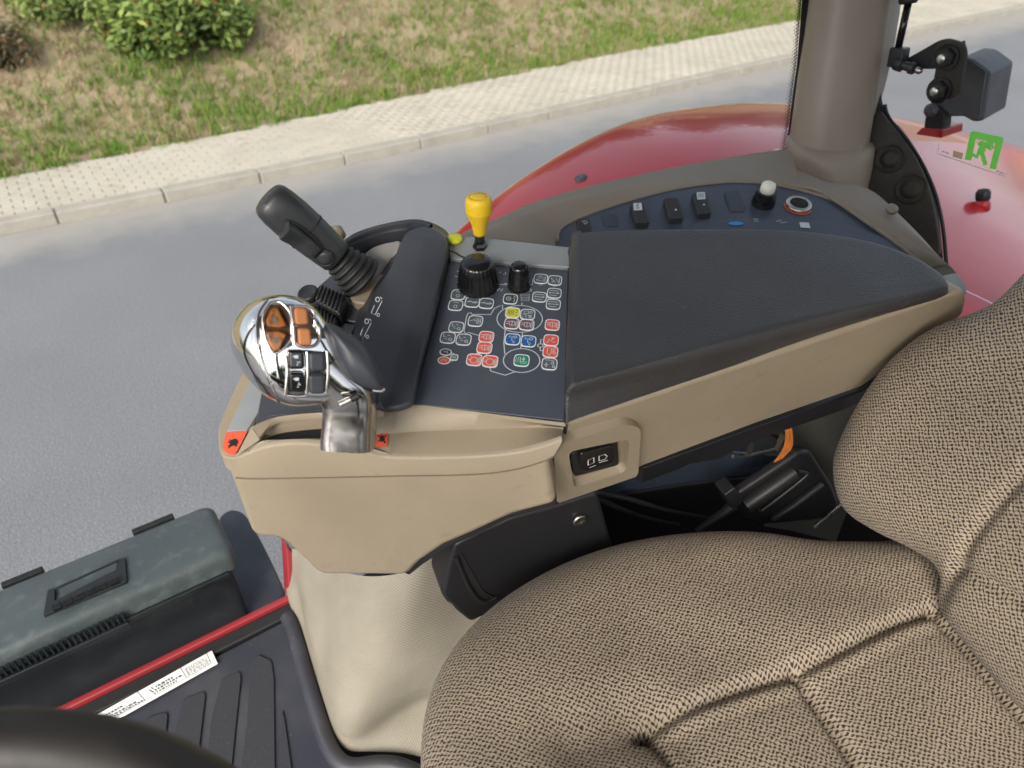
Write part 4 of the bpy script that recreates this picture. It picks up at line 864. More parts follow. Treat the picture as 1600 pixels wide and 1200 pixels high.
    g = []; UV = lambda L: [np.array(f.uv(*p)) for p in L]
    W = .00105
    for L, cl in [([(725, 517.5), (729, 495), (731.5, 489.5), (736, 489), (738, 491.5), (766.7, 491.5), (772.5, 482), (779, 478.8), (785.6, 476.7), (785, 483)], 0), ([(725, 517.5), (726.8, 521), (730, 521), (731.8, 519.8), (749, 524.4)], 0),
                  ([(765, 574), (767, 580), (789, 586.5), (805, 581)], 0), ([(789.6, 513.5), (787.3, 536), (788.7, 553.5)], 0), ([(816.5, 520), (813.5, 545)], 0), (circ((812, 498.5), 35.5, 21, 40), 1), (circ((815, 563.5), 28.5, 18.6, 40), 1),
                  ([(836, 436), (832.5, 436), (832, 445), (829, 446)], 0), ([(855.7, 437), (857, 437.2)], 0), ([(853, 465.5), (864, 466.5), (865, 468), (865.5, 466)], 0), ([(727, 463), (728.5, 465), (726, 477), (723, 478)], 0), ([(748.5, 473), (749.5, 473)], 0),
                  ([(810, 507), (812.5, 507.2)], 0), ([(812, 531.7), (815, 532)], 0), ([(759, 534.5), (758.5, 536)], 0), ([(743, 554), (744, 552.5), (756, 552.5), (760, 553), (760, 556), (768, 556.5)], 0), ([(850, 531), (845, 530.5), (844.5, 538)], 0), ([(844, 542), (844, 548), (849, 548.5)], 0), (circ((844.3, 540), 4.5, 2.7, 16), 1),
                  ([(704.5, 551.5), (709, 552.5), (709, 555)], 0), ([(702.5, 564), (707, 564.5), (707.5, 562)], 0), ([(771, 438), (772.5, 438.2)], 0), ([(774, 440), (776, 444), (793, 445.3)], 0), ([(714, 424), (719, 424.5)], 0), ([(711, 432), (715, 432.4)], 0), ([(714, 441), (717, 441.4)], 0), ([(721, 449), (726, 449.5)], 0), ([(737, 453.5), (742, 454)], 0), ([(754, 454.5), (758, 455)], 0), ([(769, 451.5), (774, 452)], 0),
                  ([(777, 455), (780, 450.5), (784, 455.5), (785.5, 451)], 0), ([(772, 425.5), (777, 426)], 0), ([(780, 426), (784, 425)], 0), ([(786, 428.5), (789.5, 428.7), (790, 425.5)], 0), ([(788, 443), (792, 443.5)], 0), ([(825.5, 433), (827, 436)], 0), ([(826, 451.5), (829.5, 451.5), (830, 455), (827, 455.5)], 0), ([(814, 473.5), (816.5, 474.3), (814.7, 476.6)], 0)]:
        g.append(ribbon(UV(L), W, f, .0002, bool(cl)))
    for x, y in ((844.5, 444.6), (866.7, 446.6)): g.append(ribbon(UV(circ((x, y), 2.4, 1.3, 10)), .0007, f, .0002, True))
    for i in range(5): g.append(ribbon(UV([(813.5, 459.5 + i * 2.6), (826.5, 460 + i * 2.6)][:: 1 if i % 2 else -1]), .0005, f, .0002))
    g.append(ribbon(UV([(813.5, 459.5), (827, 460), (826.5, 470.5), (815, 470)]), .0006, f, .0002, True))
    obj('keypad_print', *join(*g), 'print', pan, smooth=False)
    # dials
    for nm, (x, y), r, hgt, nf in (('large_dial', (747, 446), .0212, .033, 24), ('small_dial', (811, 447.5), .0118, .029, 12)):
        c = T(x, y, .001); pr_ = [(r * 1.06, 0), (r * 1.07, .003), (r * 1.02, .006), (r * .97, hgt * .5), (r * .84, hgt * .86), (r * .76, hgt * .95), (r * .62, hgt), (r * .3, hgt * 1.02), (.0005, hgt * 1.025)]
        revolve('rotary_dial', pr_, c, unit(TN * .75 + UP * .25), 'black_gloss', t, nf * 4, .022, nf)
    # armrest pad
    pad = [(894, 366), (900, 360), (960, 356), (1040, 353), (1130, 352), (1210, 353), (1290, 360), (1370, 375), (1430, 396), (1470, 419), (1486, 434), (1484, 447), (1440, 462), (1330, 489), (1220, 517), (1110, 546), (1000, 576), (905, 601), (886, 603), (884, 590), (888, 480)]
    P = [T(x, y, .036) for x, y in pad]; ctr = np.mean(P, 0)
    # build as stacked rings: skirt, rounded edge, gently domed top
    base = [(889, 420), (892, 390), (960, 385), (1040, 383), (1130, 382), (1210, 384), (1290, 390), (1370, 405), (1430, 424), (1472, 440), (1490, 450), (1486, 458), (1442, 474), (1332, 510), (1222, 546), (1112, 583), (1002, 620), (905, 653), (885, 661), (883, 650), (886, 530)]
    Pd = cr(P, 5); Bs = cr([T(x, y, .002) for x, y in base], 5); n_ = len(Pd); rings = [Bs]
    for k in range(1, 4): rings.append([b + (p - TN * .013 - b) * k / 3 for b, p in zip(Bs, Pd)])
    for a_ in np.linspace(0, 90, 7)[1:]:
        rings.append([p - TN * .013 * (1 - math.sin(R(a_))) + unit(ctr - p) * .011 * (1 - math.cos(R(a_))) for p in Pd])
    last = rings[-1]
    spine = [T(900 + (1462 - 900) * s, 482 + (440 - 482) * s, .0362) for s in np.linspace(-.02, 1, 160)]
    def near_sp(p): return min(spine, key=lambda q: np.linalg.norm(q - p))
    sp_ = [near_sp(p + unit(ctr - p) * .004) for p in last]
    for k in (.1, .3, .6, .96): rings.append([p + (q - p) * k + TN * .0004 * math.sin(k * math.pi / 2) for p, q in zip(last, sp_)])
    vv, ff = loft(rings, False); ff.append([(len(rings) - 1) * n_ + j for j in range(n_)])
    obj('armrest_pad', vv, ff, 'leather', t)
    # raised wing between joystick and keypad
    w_top = [(632, 364), (646, 355), (662, 351), (680, 356), (694, 366), (699, 380), (696, 405), (686, 452), (668, 520), (655, 570), (648, 612), (640, 630), (612, 637), (590, 631), (576, 590), (564, 545), (566, 505), (582, 455), (610, 414)]
    w_base = [(628, 372), (640, 352), (662, 345), (684, 352), (700, 364), (704, 382), (701, 412), (690, 462), (672, 530), (660, 576), (650, 622), (644, 634), (612, 641), (582, 638), (566, 596), (552, 548), (552, 508), (570, 450), (602, 408)]
    Wt = cr([T(x, y, .024) for x, y in w_top], 4); Wb = cr([T(x, y, -.004) for x, y in w_base], 4); cW = np.mean(Wt, 0)
    rings = [Wb, [b + (p - TN * .006 - b) * .5 for b, p in zip(Wb, Wt)]]
    for a_ in np.linspace(0, 90, 6): rings.append([p - TN * .006 * (1 - math.sin(R(a_))) + unit(cW - p) * .005 * (1 - math.cos(R(a_))) for p in Wt])
    ax0, ax1 = T(660, 372, .027), T(612, 610, .027); spine = [ax0 + (ax1 - ax0) * s for s in np.linspace(0, 1, 50)]
    last = rings[-1]; sp_ = [min(spine, key=lambda q: np.linalg.norm(q - p)) for p in last]
    for k in (.3, .6, .92): rings.append([p + (q - p) * k for p, q in zip(last, sp_)])
    n_ = len(Wt); vv, ff = loft(rings, False); ff.append([(len(rings) - 1) * n_ + j for j in range(n_)])
    obj('palm_ridge', vv, ff, 'wing', t)
    from mathutils.bvhtree import BVHTree
    wing_tree = BVHTree.FromPolygons([Vector(p) for p in vv], ff)
    # curved guard at the far side of the joystick
    ga = [(536, 380), (560, 365), (600, 353), (640, 346), (662, 347), (676, 352)]
    A1 = cr([T(x, y, .0205 - .006 * max(0, i - 3)) for i, (x, y) in enumerate(ga)], 5, False); A2 = cr([T(x, y, .022 - .007 * max(0, i - 3)) for i, (x, y) in enumerate(((541, 388), (566, 378), (602, 366), (636, 361), (652, 362), (666, 368)))], 5, False)
    lo1 = [p - TN * .05 for p in A1]; lo2 = [p - TN * .04 - FW * .004 for p in A2]
    mid = [(a + b) / 2 + TN * .005 for a, b in zip(A1, A2)]
    o = obj('joystick_guard', *sheet([lo1, A1, [a * .85 + m * .15 + TN * .003 for a, m in zip(A1, mid)], mid, [b * .85 + m * .15 + TN * .003 for b, m in zip(A2, mid)], A2, lo2]), 'wing', t)
    # grey-beige pod that carries the joystick
    pod = [(628, 378), (608, 377), (580, 386), (560, 405), (540, 432), (536, 455), (548, 470), (566, 474), (580, 452), (604, 414)]
    prism('joystick_pod', [T(x, y, .006 + (.010 if y < 400 else 0)) for x, y in cr(pod, 4)], -TN * .03, 'pod', t, .004, 3)
    prism('pod_edge', [T(x, y, .011) for x, y in ((543, 461), (588, 430), (604, 424), (590, 452), (570, 474), (553, 472))], -TN * .02, 'beige', t, .003, 2)
    # finger rollers, slider caps and push button
    def ridged(q, lift, drop):
        Q = [T(x, y, lift) for x, y in q]; o = prism('ridged_slider', Q, -TN * drop, 'black', t, .003, 2)
        gs = []
        for k in range(7):
            s = (k + .5) / 7; a_ = Q[0] + (Q[1] - Q[0]) * s; b_ = Q[3] + (Q[2] - Q[3]) * s
            gs.append(tube_geo([a_ + (b_ - a_) * .06 + TN * .0005, b_ + (a_ - b_) * .06 + TN * .0005], .0011, 6))
        obj('ridge', *join(*gs), 'black', o, kind='stuff')
    ridged([(502, 444), (541, 462), (531, 491), (491, 468)], .018, .022)
    ridged([(488, 473), (529, 497), (522, 512), (492, 496)], .012, .018)
    prism('slider_track', [T(x, y, .001) for x, y in ((541, 474), (566, 480), (558, 503), (534, 499))], -TN * .004, 'keypad', t, .001, 1)
    prism('slider_track', [T(x, y, .001) for x, y in ((533, 503), (556, 507), (549, 522), (527, 516))], -TN * .004, 'keypad', t, .001, 1)
    c = T(484, 463, -.004); revolve('push_button', [(.0105, 0), (.0115, .003), (.0115, .006), (.0100, .0078), (.0085, .0068), (.001, .0066)], c, unit(TN - RT * .2 - FW * .1), 'black', t, 24)
    c = T(527, 372, -.03); revolve('cap_screw', [(.012, 0), (.012, .01), (.007, .014), (.001, .015)], c, unit(TN - RT * .3), 'beige', t, 16)
    # white lever symbols on the ridge
    def on_wing(x, y):
        d = Vector(ray(x, y)); h = wing_tree.ray_cast(Vector(EYE), d)
        return np.array(h[0] - d * .0005) if h[0] is not None else T(x, y, .01)
    g = []
    for dx, dy in ((0, 0), (-17, 34)):
        for L, cl in ((circ((590 + dx, 468 + dy), 3, 3.6, 12), 1), ([(585 + dx, 477 + dy), (580 + dx, 489 + dy), (586 + dx, 492 + dy), (597 + dx, 470 + dy)], 0), ([(594 + dx, 464 + dy), (597 + dx, 467 + dy)], 0), (circ((591 + dx, 492 + dy), 2, 2.5, 10), 1)):
            P = [np.array(p, float) for p in L]; P = P + P[:1] if cl else P
            Q = [on_wing(*p) for p in P]; vv_, ff_ = [], []
            for i in range(len(P)):
                d = P[min(i + 1, len(P) - 1)] - P[max(i - 1, 0)]; d = d / (np.linalg.norm(d) + 1e-9); q = np.array([-d[1], d[0]]) * .65
                vv_ += [on_wing(*(P[i] + q)), on_wing(*(P[i] - q))]
            g.append((vv_, [[2 * i, 2 * i + 1, 2 * i + 3, 2 * i + 2] for i in range(len(P) - 1)]))
    obj('lever_print', *join(*g), 'white', t, smooth=False)
    return a, nd, A_, na
CA, CND, ARM, ARMN = console()

# yellow pull knob
def yellow():
    c = T(750, 388, .004); ax = unit(UP * .9 + TN * .1)
    t = thing('pull_knob', 'yellow ribbed knob on a short black stem behind the keypad', 'knob', c)
    s = np.linalg.norm(c - EYE) / FPX
    revolve('collar', [(11 * s, 0), (11 * s, .004), (8.5 * s, .007), (8 * s, .010)], c, ax, 'black_gloss', t, 6, smooth=False)
    revolve('stem', [(7.5 * s, .004), (7.2 * s, .024)], c, ax, 'black', t, 20)
    prof = [(8.5 * s, .017), (9.6 * s, .019)]
    for k in range(9):
        z = .021 + k * .0028; r = (9.8 + 9.2 * (k / 8) ** 1.5) * s; prof += [(r, z), (r * 1.035, z + .0012), (r * 1.02, z + .0022)]
    prof += [(20 * s, .050), (20 * s, .055), (18.8 * s, .0600), (16.5 * s, .0625), (13.9 * s, .0630), (13.3 * s, .0622), (12.5 * s, .0632), (6 * s, .0640), (.0005, .0642)]
    revolve('grip', prof, c, ax, 'yellow', t, 40)
    return t
yellow()

# joystick
def joystick():
    b = T(543, 440, .012)
    d0 = -np.dot(b - EYE, CB)
    t = thing('joystick', 'black joystick with rocker and round button leaning on ribbed bellows', 'joystick', b)
    D = lambda s: d0 - .006 - .062 * s                     # nearer to the eye towards the tip
    p0, p1 = np.array((565., 435.)), np.array((421., 312.))
    def C(s): q = p0 + (p1 - p0) * s; return atD(q[0], q[1], D(s))
    ax = unit(C(1) - C(0)); side = unit(np.cross(ax, CB)); fr = np.cross(side, ax)  # fr points to the viewer
    if np.dot(fr, CB) < 0: fr = -fr
    k = d0 / FPX
    secs = []
    for s, r, q in ((.26, 24, 2.2), (.28, 26.5, 2.3), (.36, 28, 2.4), (.46, 29.5, 2.5), (.60, 31, 2.6), (.76, 32, 2.7), (.90, 31, 2.8), (.98, 29, 2.8), (1.015, 26, 2.7), (1.035, 21.5, 2.6), (1.048, 13, 2.4), (1.05, 3, 2.)):
        secs.append(ring(C(s), side, fr, r * k, r * k * .92, 40, q))
    g = obj('grip', *loft(secs), 'grip', t)
    # parting line of the head
    secs = [ring(C(.60) + ax * z, side, fr, 31.2 * k + e, 31.2 * k * .92 + e, 40, 2.6) for z, e in ((-.0012, -.001), (-.0006, .0003), (.0006, .0003), (.0012, -.001))]
    obj('parting_line', *loft(secs, False), 'black_matte', g)
    # bellows
    prof = [(30 * k, -.004)]
    sb = []
    nb = 5
    for i in range(nb):
        s0 = -.02 + i * .054; r = (38 - i * 2.7)
        for ds, rr in ((0, .84), (.012, .96), (.024, 1.0), (.036, .97), (.048, .84)): sb.append(ring(C(s0 + ds), side, fr, r * rr * k, r * rr * k * .92, 36))
    obj('bellows', *loft(sb), 'rubber', t)
    # rocker on the face of the grip, towards the viewer and slightly left
    lo = unit(fr * .86 - side * .42 * (1 if np.dot(side, RT) > 0 else -1)); wd = unit(np.cross(ax, lo))
    rs = []
    for s, h, w in ((.44, .0, 9), (.455, .006, 11), (.50, .0085, 12), (.57, .0075, 12.5), (.64, .0095, 12.5), (.72, .0150, 12), (.765, .0175, 11.5), (.785, .010, 11), (.795, .0, 10)):
        c = C(s) + lo * (27.5 * k); rs.append([c - wd * w * k - lo * .006, c + wd * w * k - lo * .006, c + wd * w * k * .97 + lo * h * .9, c + wd * w * k * .6 + lo * (h + .001), c - wd * w * k * .6 + lo * (h + .001), c - wd * w * k * .97 + lo * h * .9])
    r = obj('rocker', *loft(rs), 'grip', t, sharp=35)
    c = C(.56) + lo * (30 * k)
    tube('rocker_surround', [C(.62) + lo * 28.2 * k + ax * (.026 * math.cos(a)) * .96 + wd * 15 * k * math.copysign(abs(math.sin(a)) ** .7, math.sin(a)) for a in np.linspace(0, 2 * math.pi, 33)], .0013, 'black_matte', t, 6)
    c = C(.375) + lo * (26.2 * k)
    revolve('thumb_button', [(13.5 * k, -.004), (13.5 * k, .0015), (12.6 * k, .0024), (11.8 * k, .0012), (11.4 * k, .0012), (11 * k, .0026), (5 * k, .0032), (.0003, .0034)], c, unit(lo + ax * .02), 'grip', t, 30)
joystick()

# multifunction drive lever with chrome head
def lever():
    c0 = onZ(455, 552, .325); d0 = -np.dot(c0 - EYE, CB); k = d0 / FPX
    t = thing('drive_lever', 'chrome drive lever head with orange and black buttons and black palm rest', 'lever', T(545, 690, -.01))
    W = lambda x, y, z=0: atD(x, y, d0 - z * k)             # z in photo pixels towards the viewer
    cx, cy = 452., 548.
    out = np.array([(360, 533), (363, 508), (378, 483), (402, 467), (430, 460), (462, 463), (490, 479), (511, 506), (527, 540), (538, 575), (538, 606), (520, 626), (485, 633), (445, 633), (420, 622), (396, 600), (376, 574), (364, 552)], float)
    ang = np.arctan2(out[:, 1] - cy, out[:, 0] - cx); rad = np.hypot(out[:, 0] - cx, out[:, 1] - cy); o_ = np.argsort(ang); ang, rad = ang[o_], rad[o_]
    aa = np.r_[ang - 2 * math.pi, ang, ang + 2 * math.pi]; rr_ = np.r_[rad, rad, rad]
    def Rr(th):
        return sum(np.interp(th + d, aa, rr_) for d in np.linspace(-.12, .12, 7)) / 7
    facet = lambda x, y: 48 - .26 * (x - 455) - .10 * (y - 548) - .0017 * ((x - 455) ** 2 + (y - 550) ** 2)
    nphi, nth = 40, 84; secs = []
    for i in range(nphi + 1):
        ph = math.pi * (i + .15) / (nphi + .3); s = []
        for j in range(nth):
            th = -2 * math.pi * j / nth; r = Rr(th) * math.sin(ph) ** .9; x, y = cx + r * math.cos(th), cy + r * math.sin(th)
            z = math.cos(ph) * (66 if ph < math.pi / 2 else 55)
            if z > 0:
                f_ = facet(x, y); z = -6 * math.log(math.exp(-z / 6) + math.exp(-f_ / 6))
            s.append(W(x, y, z))
        secs.append(s)
    sh = obj('chrome_head', *loft(secs), 'chrome', t)
    # ridge bead that runs down the head beside the buttons
    bead = [(418, 470), (405, 490), (402, 520), (407, 560), (420, 595), (436, 628)]
    tube('head_bead', [W(x, y, min(facet(x, y), 66 * math.sqrt(max(0, 1 - (math.hypot(x - cx, y - cy) / Rr(math.atan2(y - cy, x - cx))) ** 2))) - 0.5) for x, y in cr(bead, 6, False)], .0016, 'chrome', t, 8)
    fn = unit(np.cross(W(500, 550, facet(500, 550)) - W(430, 550, facet(430, 550)), W(450, 520, facet(450, 520)) - W(450, 590, facet(450, 590)))); fn = fn if np.dot(fn, CB) > 0 else -fn
    Fp = lambda x, y, h=0: W(x, y, facet(x, y)) + fn * h
    # chrome bezels
    def bezel(px, name='bezel', r=.0013): return tube(name, [Fp(x, y, .001) for x, y in cr(px + px[:1], 3, False)], r, 'chrome', t, 8)
    bezel([(423, 473), (438, 472), (453, 488), (455, 508), (455, 528), (441, 546), (428, 551), (417, 536), (412, 515), (412, 492)])
    bezel([(459, 478), (478, 479), (490, 488), (492, 505), (499, 515), (498, 532), (488, 541), (466, 540), (459, 525), (457, 500)])
    # wells under the button groups
    prism('button_well', [Fp(x, y, .0006) for x, y in ((420, 476), (438, 475), (452, 490), (453, 527), (440, 544), (428, 549), (418, 534), (414, 515), (414, 492))], -fn * .003, 'amber_dark', t)
    prism('button_well', [Fp(x, y, .0006) for x, y in fillet([(448, 545), (480, 546), (510, 549), (508, 614), (480, 613), (446, 612)], 5)], -fn * .003, 'black_gloss', t, .001, 1)
    tri = [[(424, 484), (433, 481), (447, 508), (438, 511), (418, 509), (416, 500)], [(416, 518), (436, 517), (447, 522), (438, 543), (429, 548), (420, 536)]]
    for q in tri:
        b_ = prism('amber_button', [Fp(x, y, .0065) for x, y in fillet(q, 4, 3)], -fn * .008, 'amber', t, .004, 4, scale=1.16)
        cc = np.mean(q, 0); q2 = [cc + (np.array(p) - cc) * .30 for p in q]
        prism('arrow_print', [Fp(x, y, .0069) for x, y in q2], -fn * .0006, 'lamp', b_)
    for (x, y) in ((470, 493), (475, 525)):
        prism('orange_button', [Fp(x + a, y + b, .0075) for a, b in fillet([(-11, -13.5), (9, -12.5), (12, 13), (-9, 14)], 6, 4)], -fn * .008, 'orange', t, .0036, 4, scale=1.05)
    for (x, y, sym) in ((463, 561, 1), (495, 564, 0), (464, 596, 1), (495, 599, 0)):
        q = fillet([(-13, -15), (11.5, -14.5), (12.5, 14.5), (-12, 15)], 7, 5)
        b_ = prism('black_button', [Fp(x + a, y + b, .007) for a, b in q], -fn * .0075, 'black_gloss' if sym else 'palm', t, .0036, 4, scale=1.06)
        if sym:
            fr = Fr(Fp(x, y, .0074), RT, fn); U = lambda L: [np.array(fr.uv(x + a, y + b)) for a, b in L]
            g = [ribbon(U([(-3, -3.5), (3, -3.5)]), 4.5 * k, fr, .0), ribbon(U([(-6, -4), (-3, -4)]), 1.5 * k, fr, .0), ribbon(U([(1, 5.5), (6, 5)]), 1.2 * k, fr, .0), ribbon(U([(0, 9), (3, 8.6)]), 1.2 * k, fr, .0)]
            if y > 580: g.append(ribbon(U([(3, 1.5), (3, 4)]), 1.2 * k, fr, .0))
            obj('lamp_symbol', *join(*g), 'print', b_, smooth=False)
    for px in ([(446, 556), (449, 580), (446, 616)], [(479, 549), (480.5, 580), (479, 614)], [(510, 548), (512, 580), (509, 612)], [(446, 616), (463, 618), (478, 617)], [(455, 478), (458, 510), (459, 538)]):
        tube('chrome_divider', [Fp(x, y, .0035) for x, y in cr(px, 4, False)], .0015, 'chrome', t, 8)
    # worn stamping under the buttons
    fr = Fr(Fp(462, 622, .0005), RT, fn); gs = []
    U = lambda L: [np.array(fr.uv(446 + a, 618 + b)) for a, b in L]
    for L in ([(1, 0), (1, 7)], [(4, 0), (4, 7)], [(8, 0), (5.5, 0), (5.5, 7), (8, 7)], [(10, 0), (10, 7), (12.5, 7)], [(14.5, 0), (14.5, 7)], [(17, 7), (17, 0), (19.5, 1.5), (17, 3.5), (19.5, 7)], [(22, 0), (22, 7)], [(25, 7), (25, 0), (27, 1.5), (25, 3.2)]):
        gs.append(ribbon(U(L), .0007, fr, .0))
    # neck joining head and stem
    rows = [((505, 575), 46, 42, 12), ((530, 598), 46, 40, 2), ((548, 615), 44, 38, -8), ((548, 632), 42, 36, -14), ((547, 650), 41, 34, -18), ((546, 668), 41.5, 34, -22), ((545, 684), 42.5, 35, -26), ((545, 697), 42.5, 35, -29)]
    secs = []
    for i, ((x, y), w, h, z) in enumerate(rows):
        nx = rows[min(i + 1, len(rows) - 1)][0]; pv = rows[max(i - 1, 0)][0]; a_ = W(nx[0], nx[1], rows[min(i + 1, len(rows) - 1)][3]) - W(pv[0], pv[1], rows[max(i - 1, 0)][3]); a_ = unit(a_)
        sx = unit(RT * 1.0 + CU * -.10 - a_ * np.dot(RT * 1.0 + CU * -.10, a_)); sy = np.cross(a_, sx)
        secs.append(ring(W(x, y, z - 25), sx, sy, w * k, h * k, 44, 2.2 if i < 2 else 4.2))
    obj('lever_stem', *loft(secs), 'chrome_worn', t, sharp=50)
    p, q = W(531, 632, 22), W(548, 624, 20)
    tube('pivot_pin', [p, q], 5.2 * k, 'metal', t, 12); tube('pivot_cap', [q, W(560, 618, 18)], 5.8 * k, 'black', t, 12)
    # soft palm rest
    pal = np.array([(512, 506), (530, 512), (556, 528), (578, 550), (592, 576), (599, 600), (594, 609), (572, 605), (548, 592), (532, 570), (520, 542), (511, 518)], float)
    pc = np.array((556., 560.)); rings = []
    P2 = [np.array(p) for p in cr(pal, 5)]
    for s_, z in ((1.0, -46), (1.03, -20), (1.03, -6), (1.01, 4), (.96, 13), (.86, 21), (.7, 27.5), (.5, 31.5), (.28, 33.5), (.06, 34)):
        rings.append([W(*(pc + (p - pc) * s_), z - s_ * (.26 * (p[0] - 556) + .05 * (p[1] - 560)) + 4) for p in P2])
    vv, ff = loft(rings); obj('palm_rest', vv, ff, 'palm', t)
    tube('palm_seam', [W(*(pc + (p - pc) * 1.035), -4 - .26 * (p[0] - 556) - .05 * (p[1] - 560)) for p in P2[27:-16]], .0016, 'chrome', t, 8)
lever()

# ================================================================== DRIVER'S SEAT
def poly_dist(P, L):
    """distance of points P (n,2) to polyline L"""
    d = np.full(len(P), 1e9)
    for a, b in zip(L[:-1], L[1:]):
        ab = b - a; t = np.clip(((P - a) @ ab) / (ab @ ab + 1e-12), 0, 1); d = np.minimum(d, np.linalg.norm(P - a - t[:, None] * ab, axis=1))
    return d
def inside(P, L):
    c = np.zeros(len(P), bool); n = len(L)
    for i in range(n):
        a, b = L[i], L[(i + 1) % n]
        m = ((a[1] > P[:, 1]) != (b[1] > P[:, 1])) & (P[:, 0] < (b[0] - a[0]) * (P[:, 1] - a[1]) / (b[1] - a[1] + 1e-15) + a[0]); c ^= m
    return c
def pad_mesh(fr, outline, seams, round_w, round_h, skirt, centre, levels=(), nr=150, nt=460, extra=None, groove=(.0125, .0058)):
    """upholstered panel as a height field over a star-shaped outline in frame fr; returns verts, faces, uvs, plane coords"""
    O = resample(outline + outline[:1], nt + 1)[:-1]; c = np.asarray(centre, float)
    ss = 1 - (1 - np.linspace(0.004, 1, nr)) ** 1.25; P = np.array([[c + (o - c) * s for o in O] for s in ss]).reshape(-1, 2)
    OL = [np.asarray(p) for p in O] + [np.asarray(O[0])]
    d = poly_dist(P, OL); d[(nr - 1) * nt:] = 0
    q = np.clip(d / round_w, 0, 1); h = round_h * np.sqrt(np.maximum(1 - (1 - q) ** 2, 0)) - round_h
    for (poly, dz, soft) in levels:
        ins = inside(P, poly); e = poly_dist(P, list(poly) + [poly[0]]); h += np.where(ins, dz * np.clip(e / soft, 0, 1), 0)
    for L, amt in seams:
        e = poly_dist(P, [np.asarray(p) for p in L]); h -= amt * (groove[0] * np.exp(-(e / groove[1]) ** 2) + .38 * groove[0] * np.exp(-e / .022))
    if extra is not None: h += extra(P)
    h += .0016 * np.sin(P[:, 0] * 31 + 2 * np.sin(P[:, 1] * 23)) * np.clip(d / .05, 0, 1)
    vv = fr.o + P[:, :1] * fr.u + P[:, 1:] * fr.v + h[:, None] * fr.n; uv = P.copy()
    ff = [[i * nt + j, (i + 1) * nt + j, (i + 1) * nt + (j + 1) % nt, i * nt + (j + 1) % nt] for i in range(nr - 1) for j in range(nt)]
    ff.append(list(range(nt))[::-1])
    base = P[(nr - 1) * nt:]; out = base - c; out /= np.linalg.norm(out, axis=1)[:, None]
    A = [vv]; U = [uv]; k0 = len(vv)
    for m, (dn, din) in enumerate(skirt):
        w = fr.o + (base - out * din)[:, :1] * fr.u + (base - out * din)[:, 1:] * fr.v + (-round_h - dn) * fr.n; A.append(w); U.append(base + out * dn)
        a0 = (nr - 1) * nt if m == 0 else k0 + (m - 1) * nt
        ff += [[a0 + j, k0 + m * nt + j, k0 + m * nt + (j + 1) % nt, a0 + (j + 1) % nt] for j in range(nt)]
    return np.vstack(A), ff, np.vstack(U)
def split_panels(parent, vv, ff, uv, m, regions, rest):
    """one object per sewn panel; the cuts run along the bottom of the seams"""
    arr = [np.array(f) for f in ff]; cen = np.array([uv[f].mean(0) for f in arr]); who = np.full(len(arr), -1)
    for i, (_, poly) in enumerate(regions): who[inside(cen, [np.asarray(p) for p in poly]) & (who < 0)] = i
    # shared normals of the whole cushion keep the cut invisible
    for i in range(-1, len(regions)):
        fs = [arr[k] for k in np.nonzero(who == i)[0]]
        if not fs: continue
        used = np.unique(np.concatenate(fs)); mp = np.zeros(len(vv), int); mp[used] = np.arange(len(used))
        obj(rest if i < 0 else regions[i][0], vv[used], [mp[f] for f in fs], m, parent, uvs=uv[used])

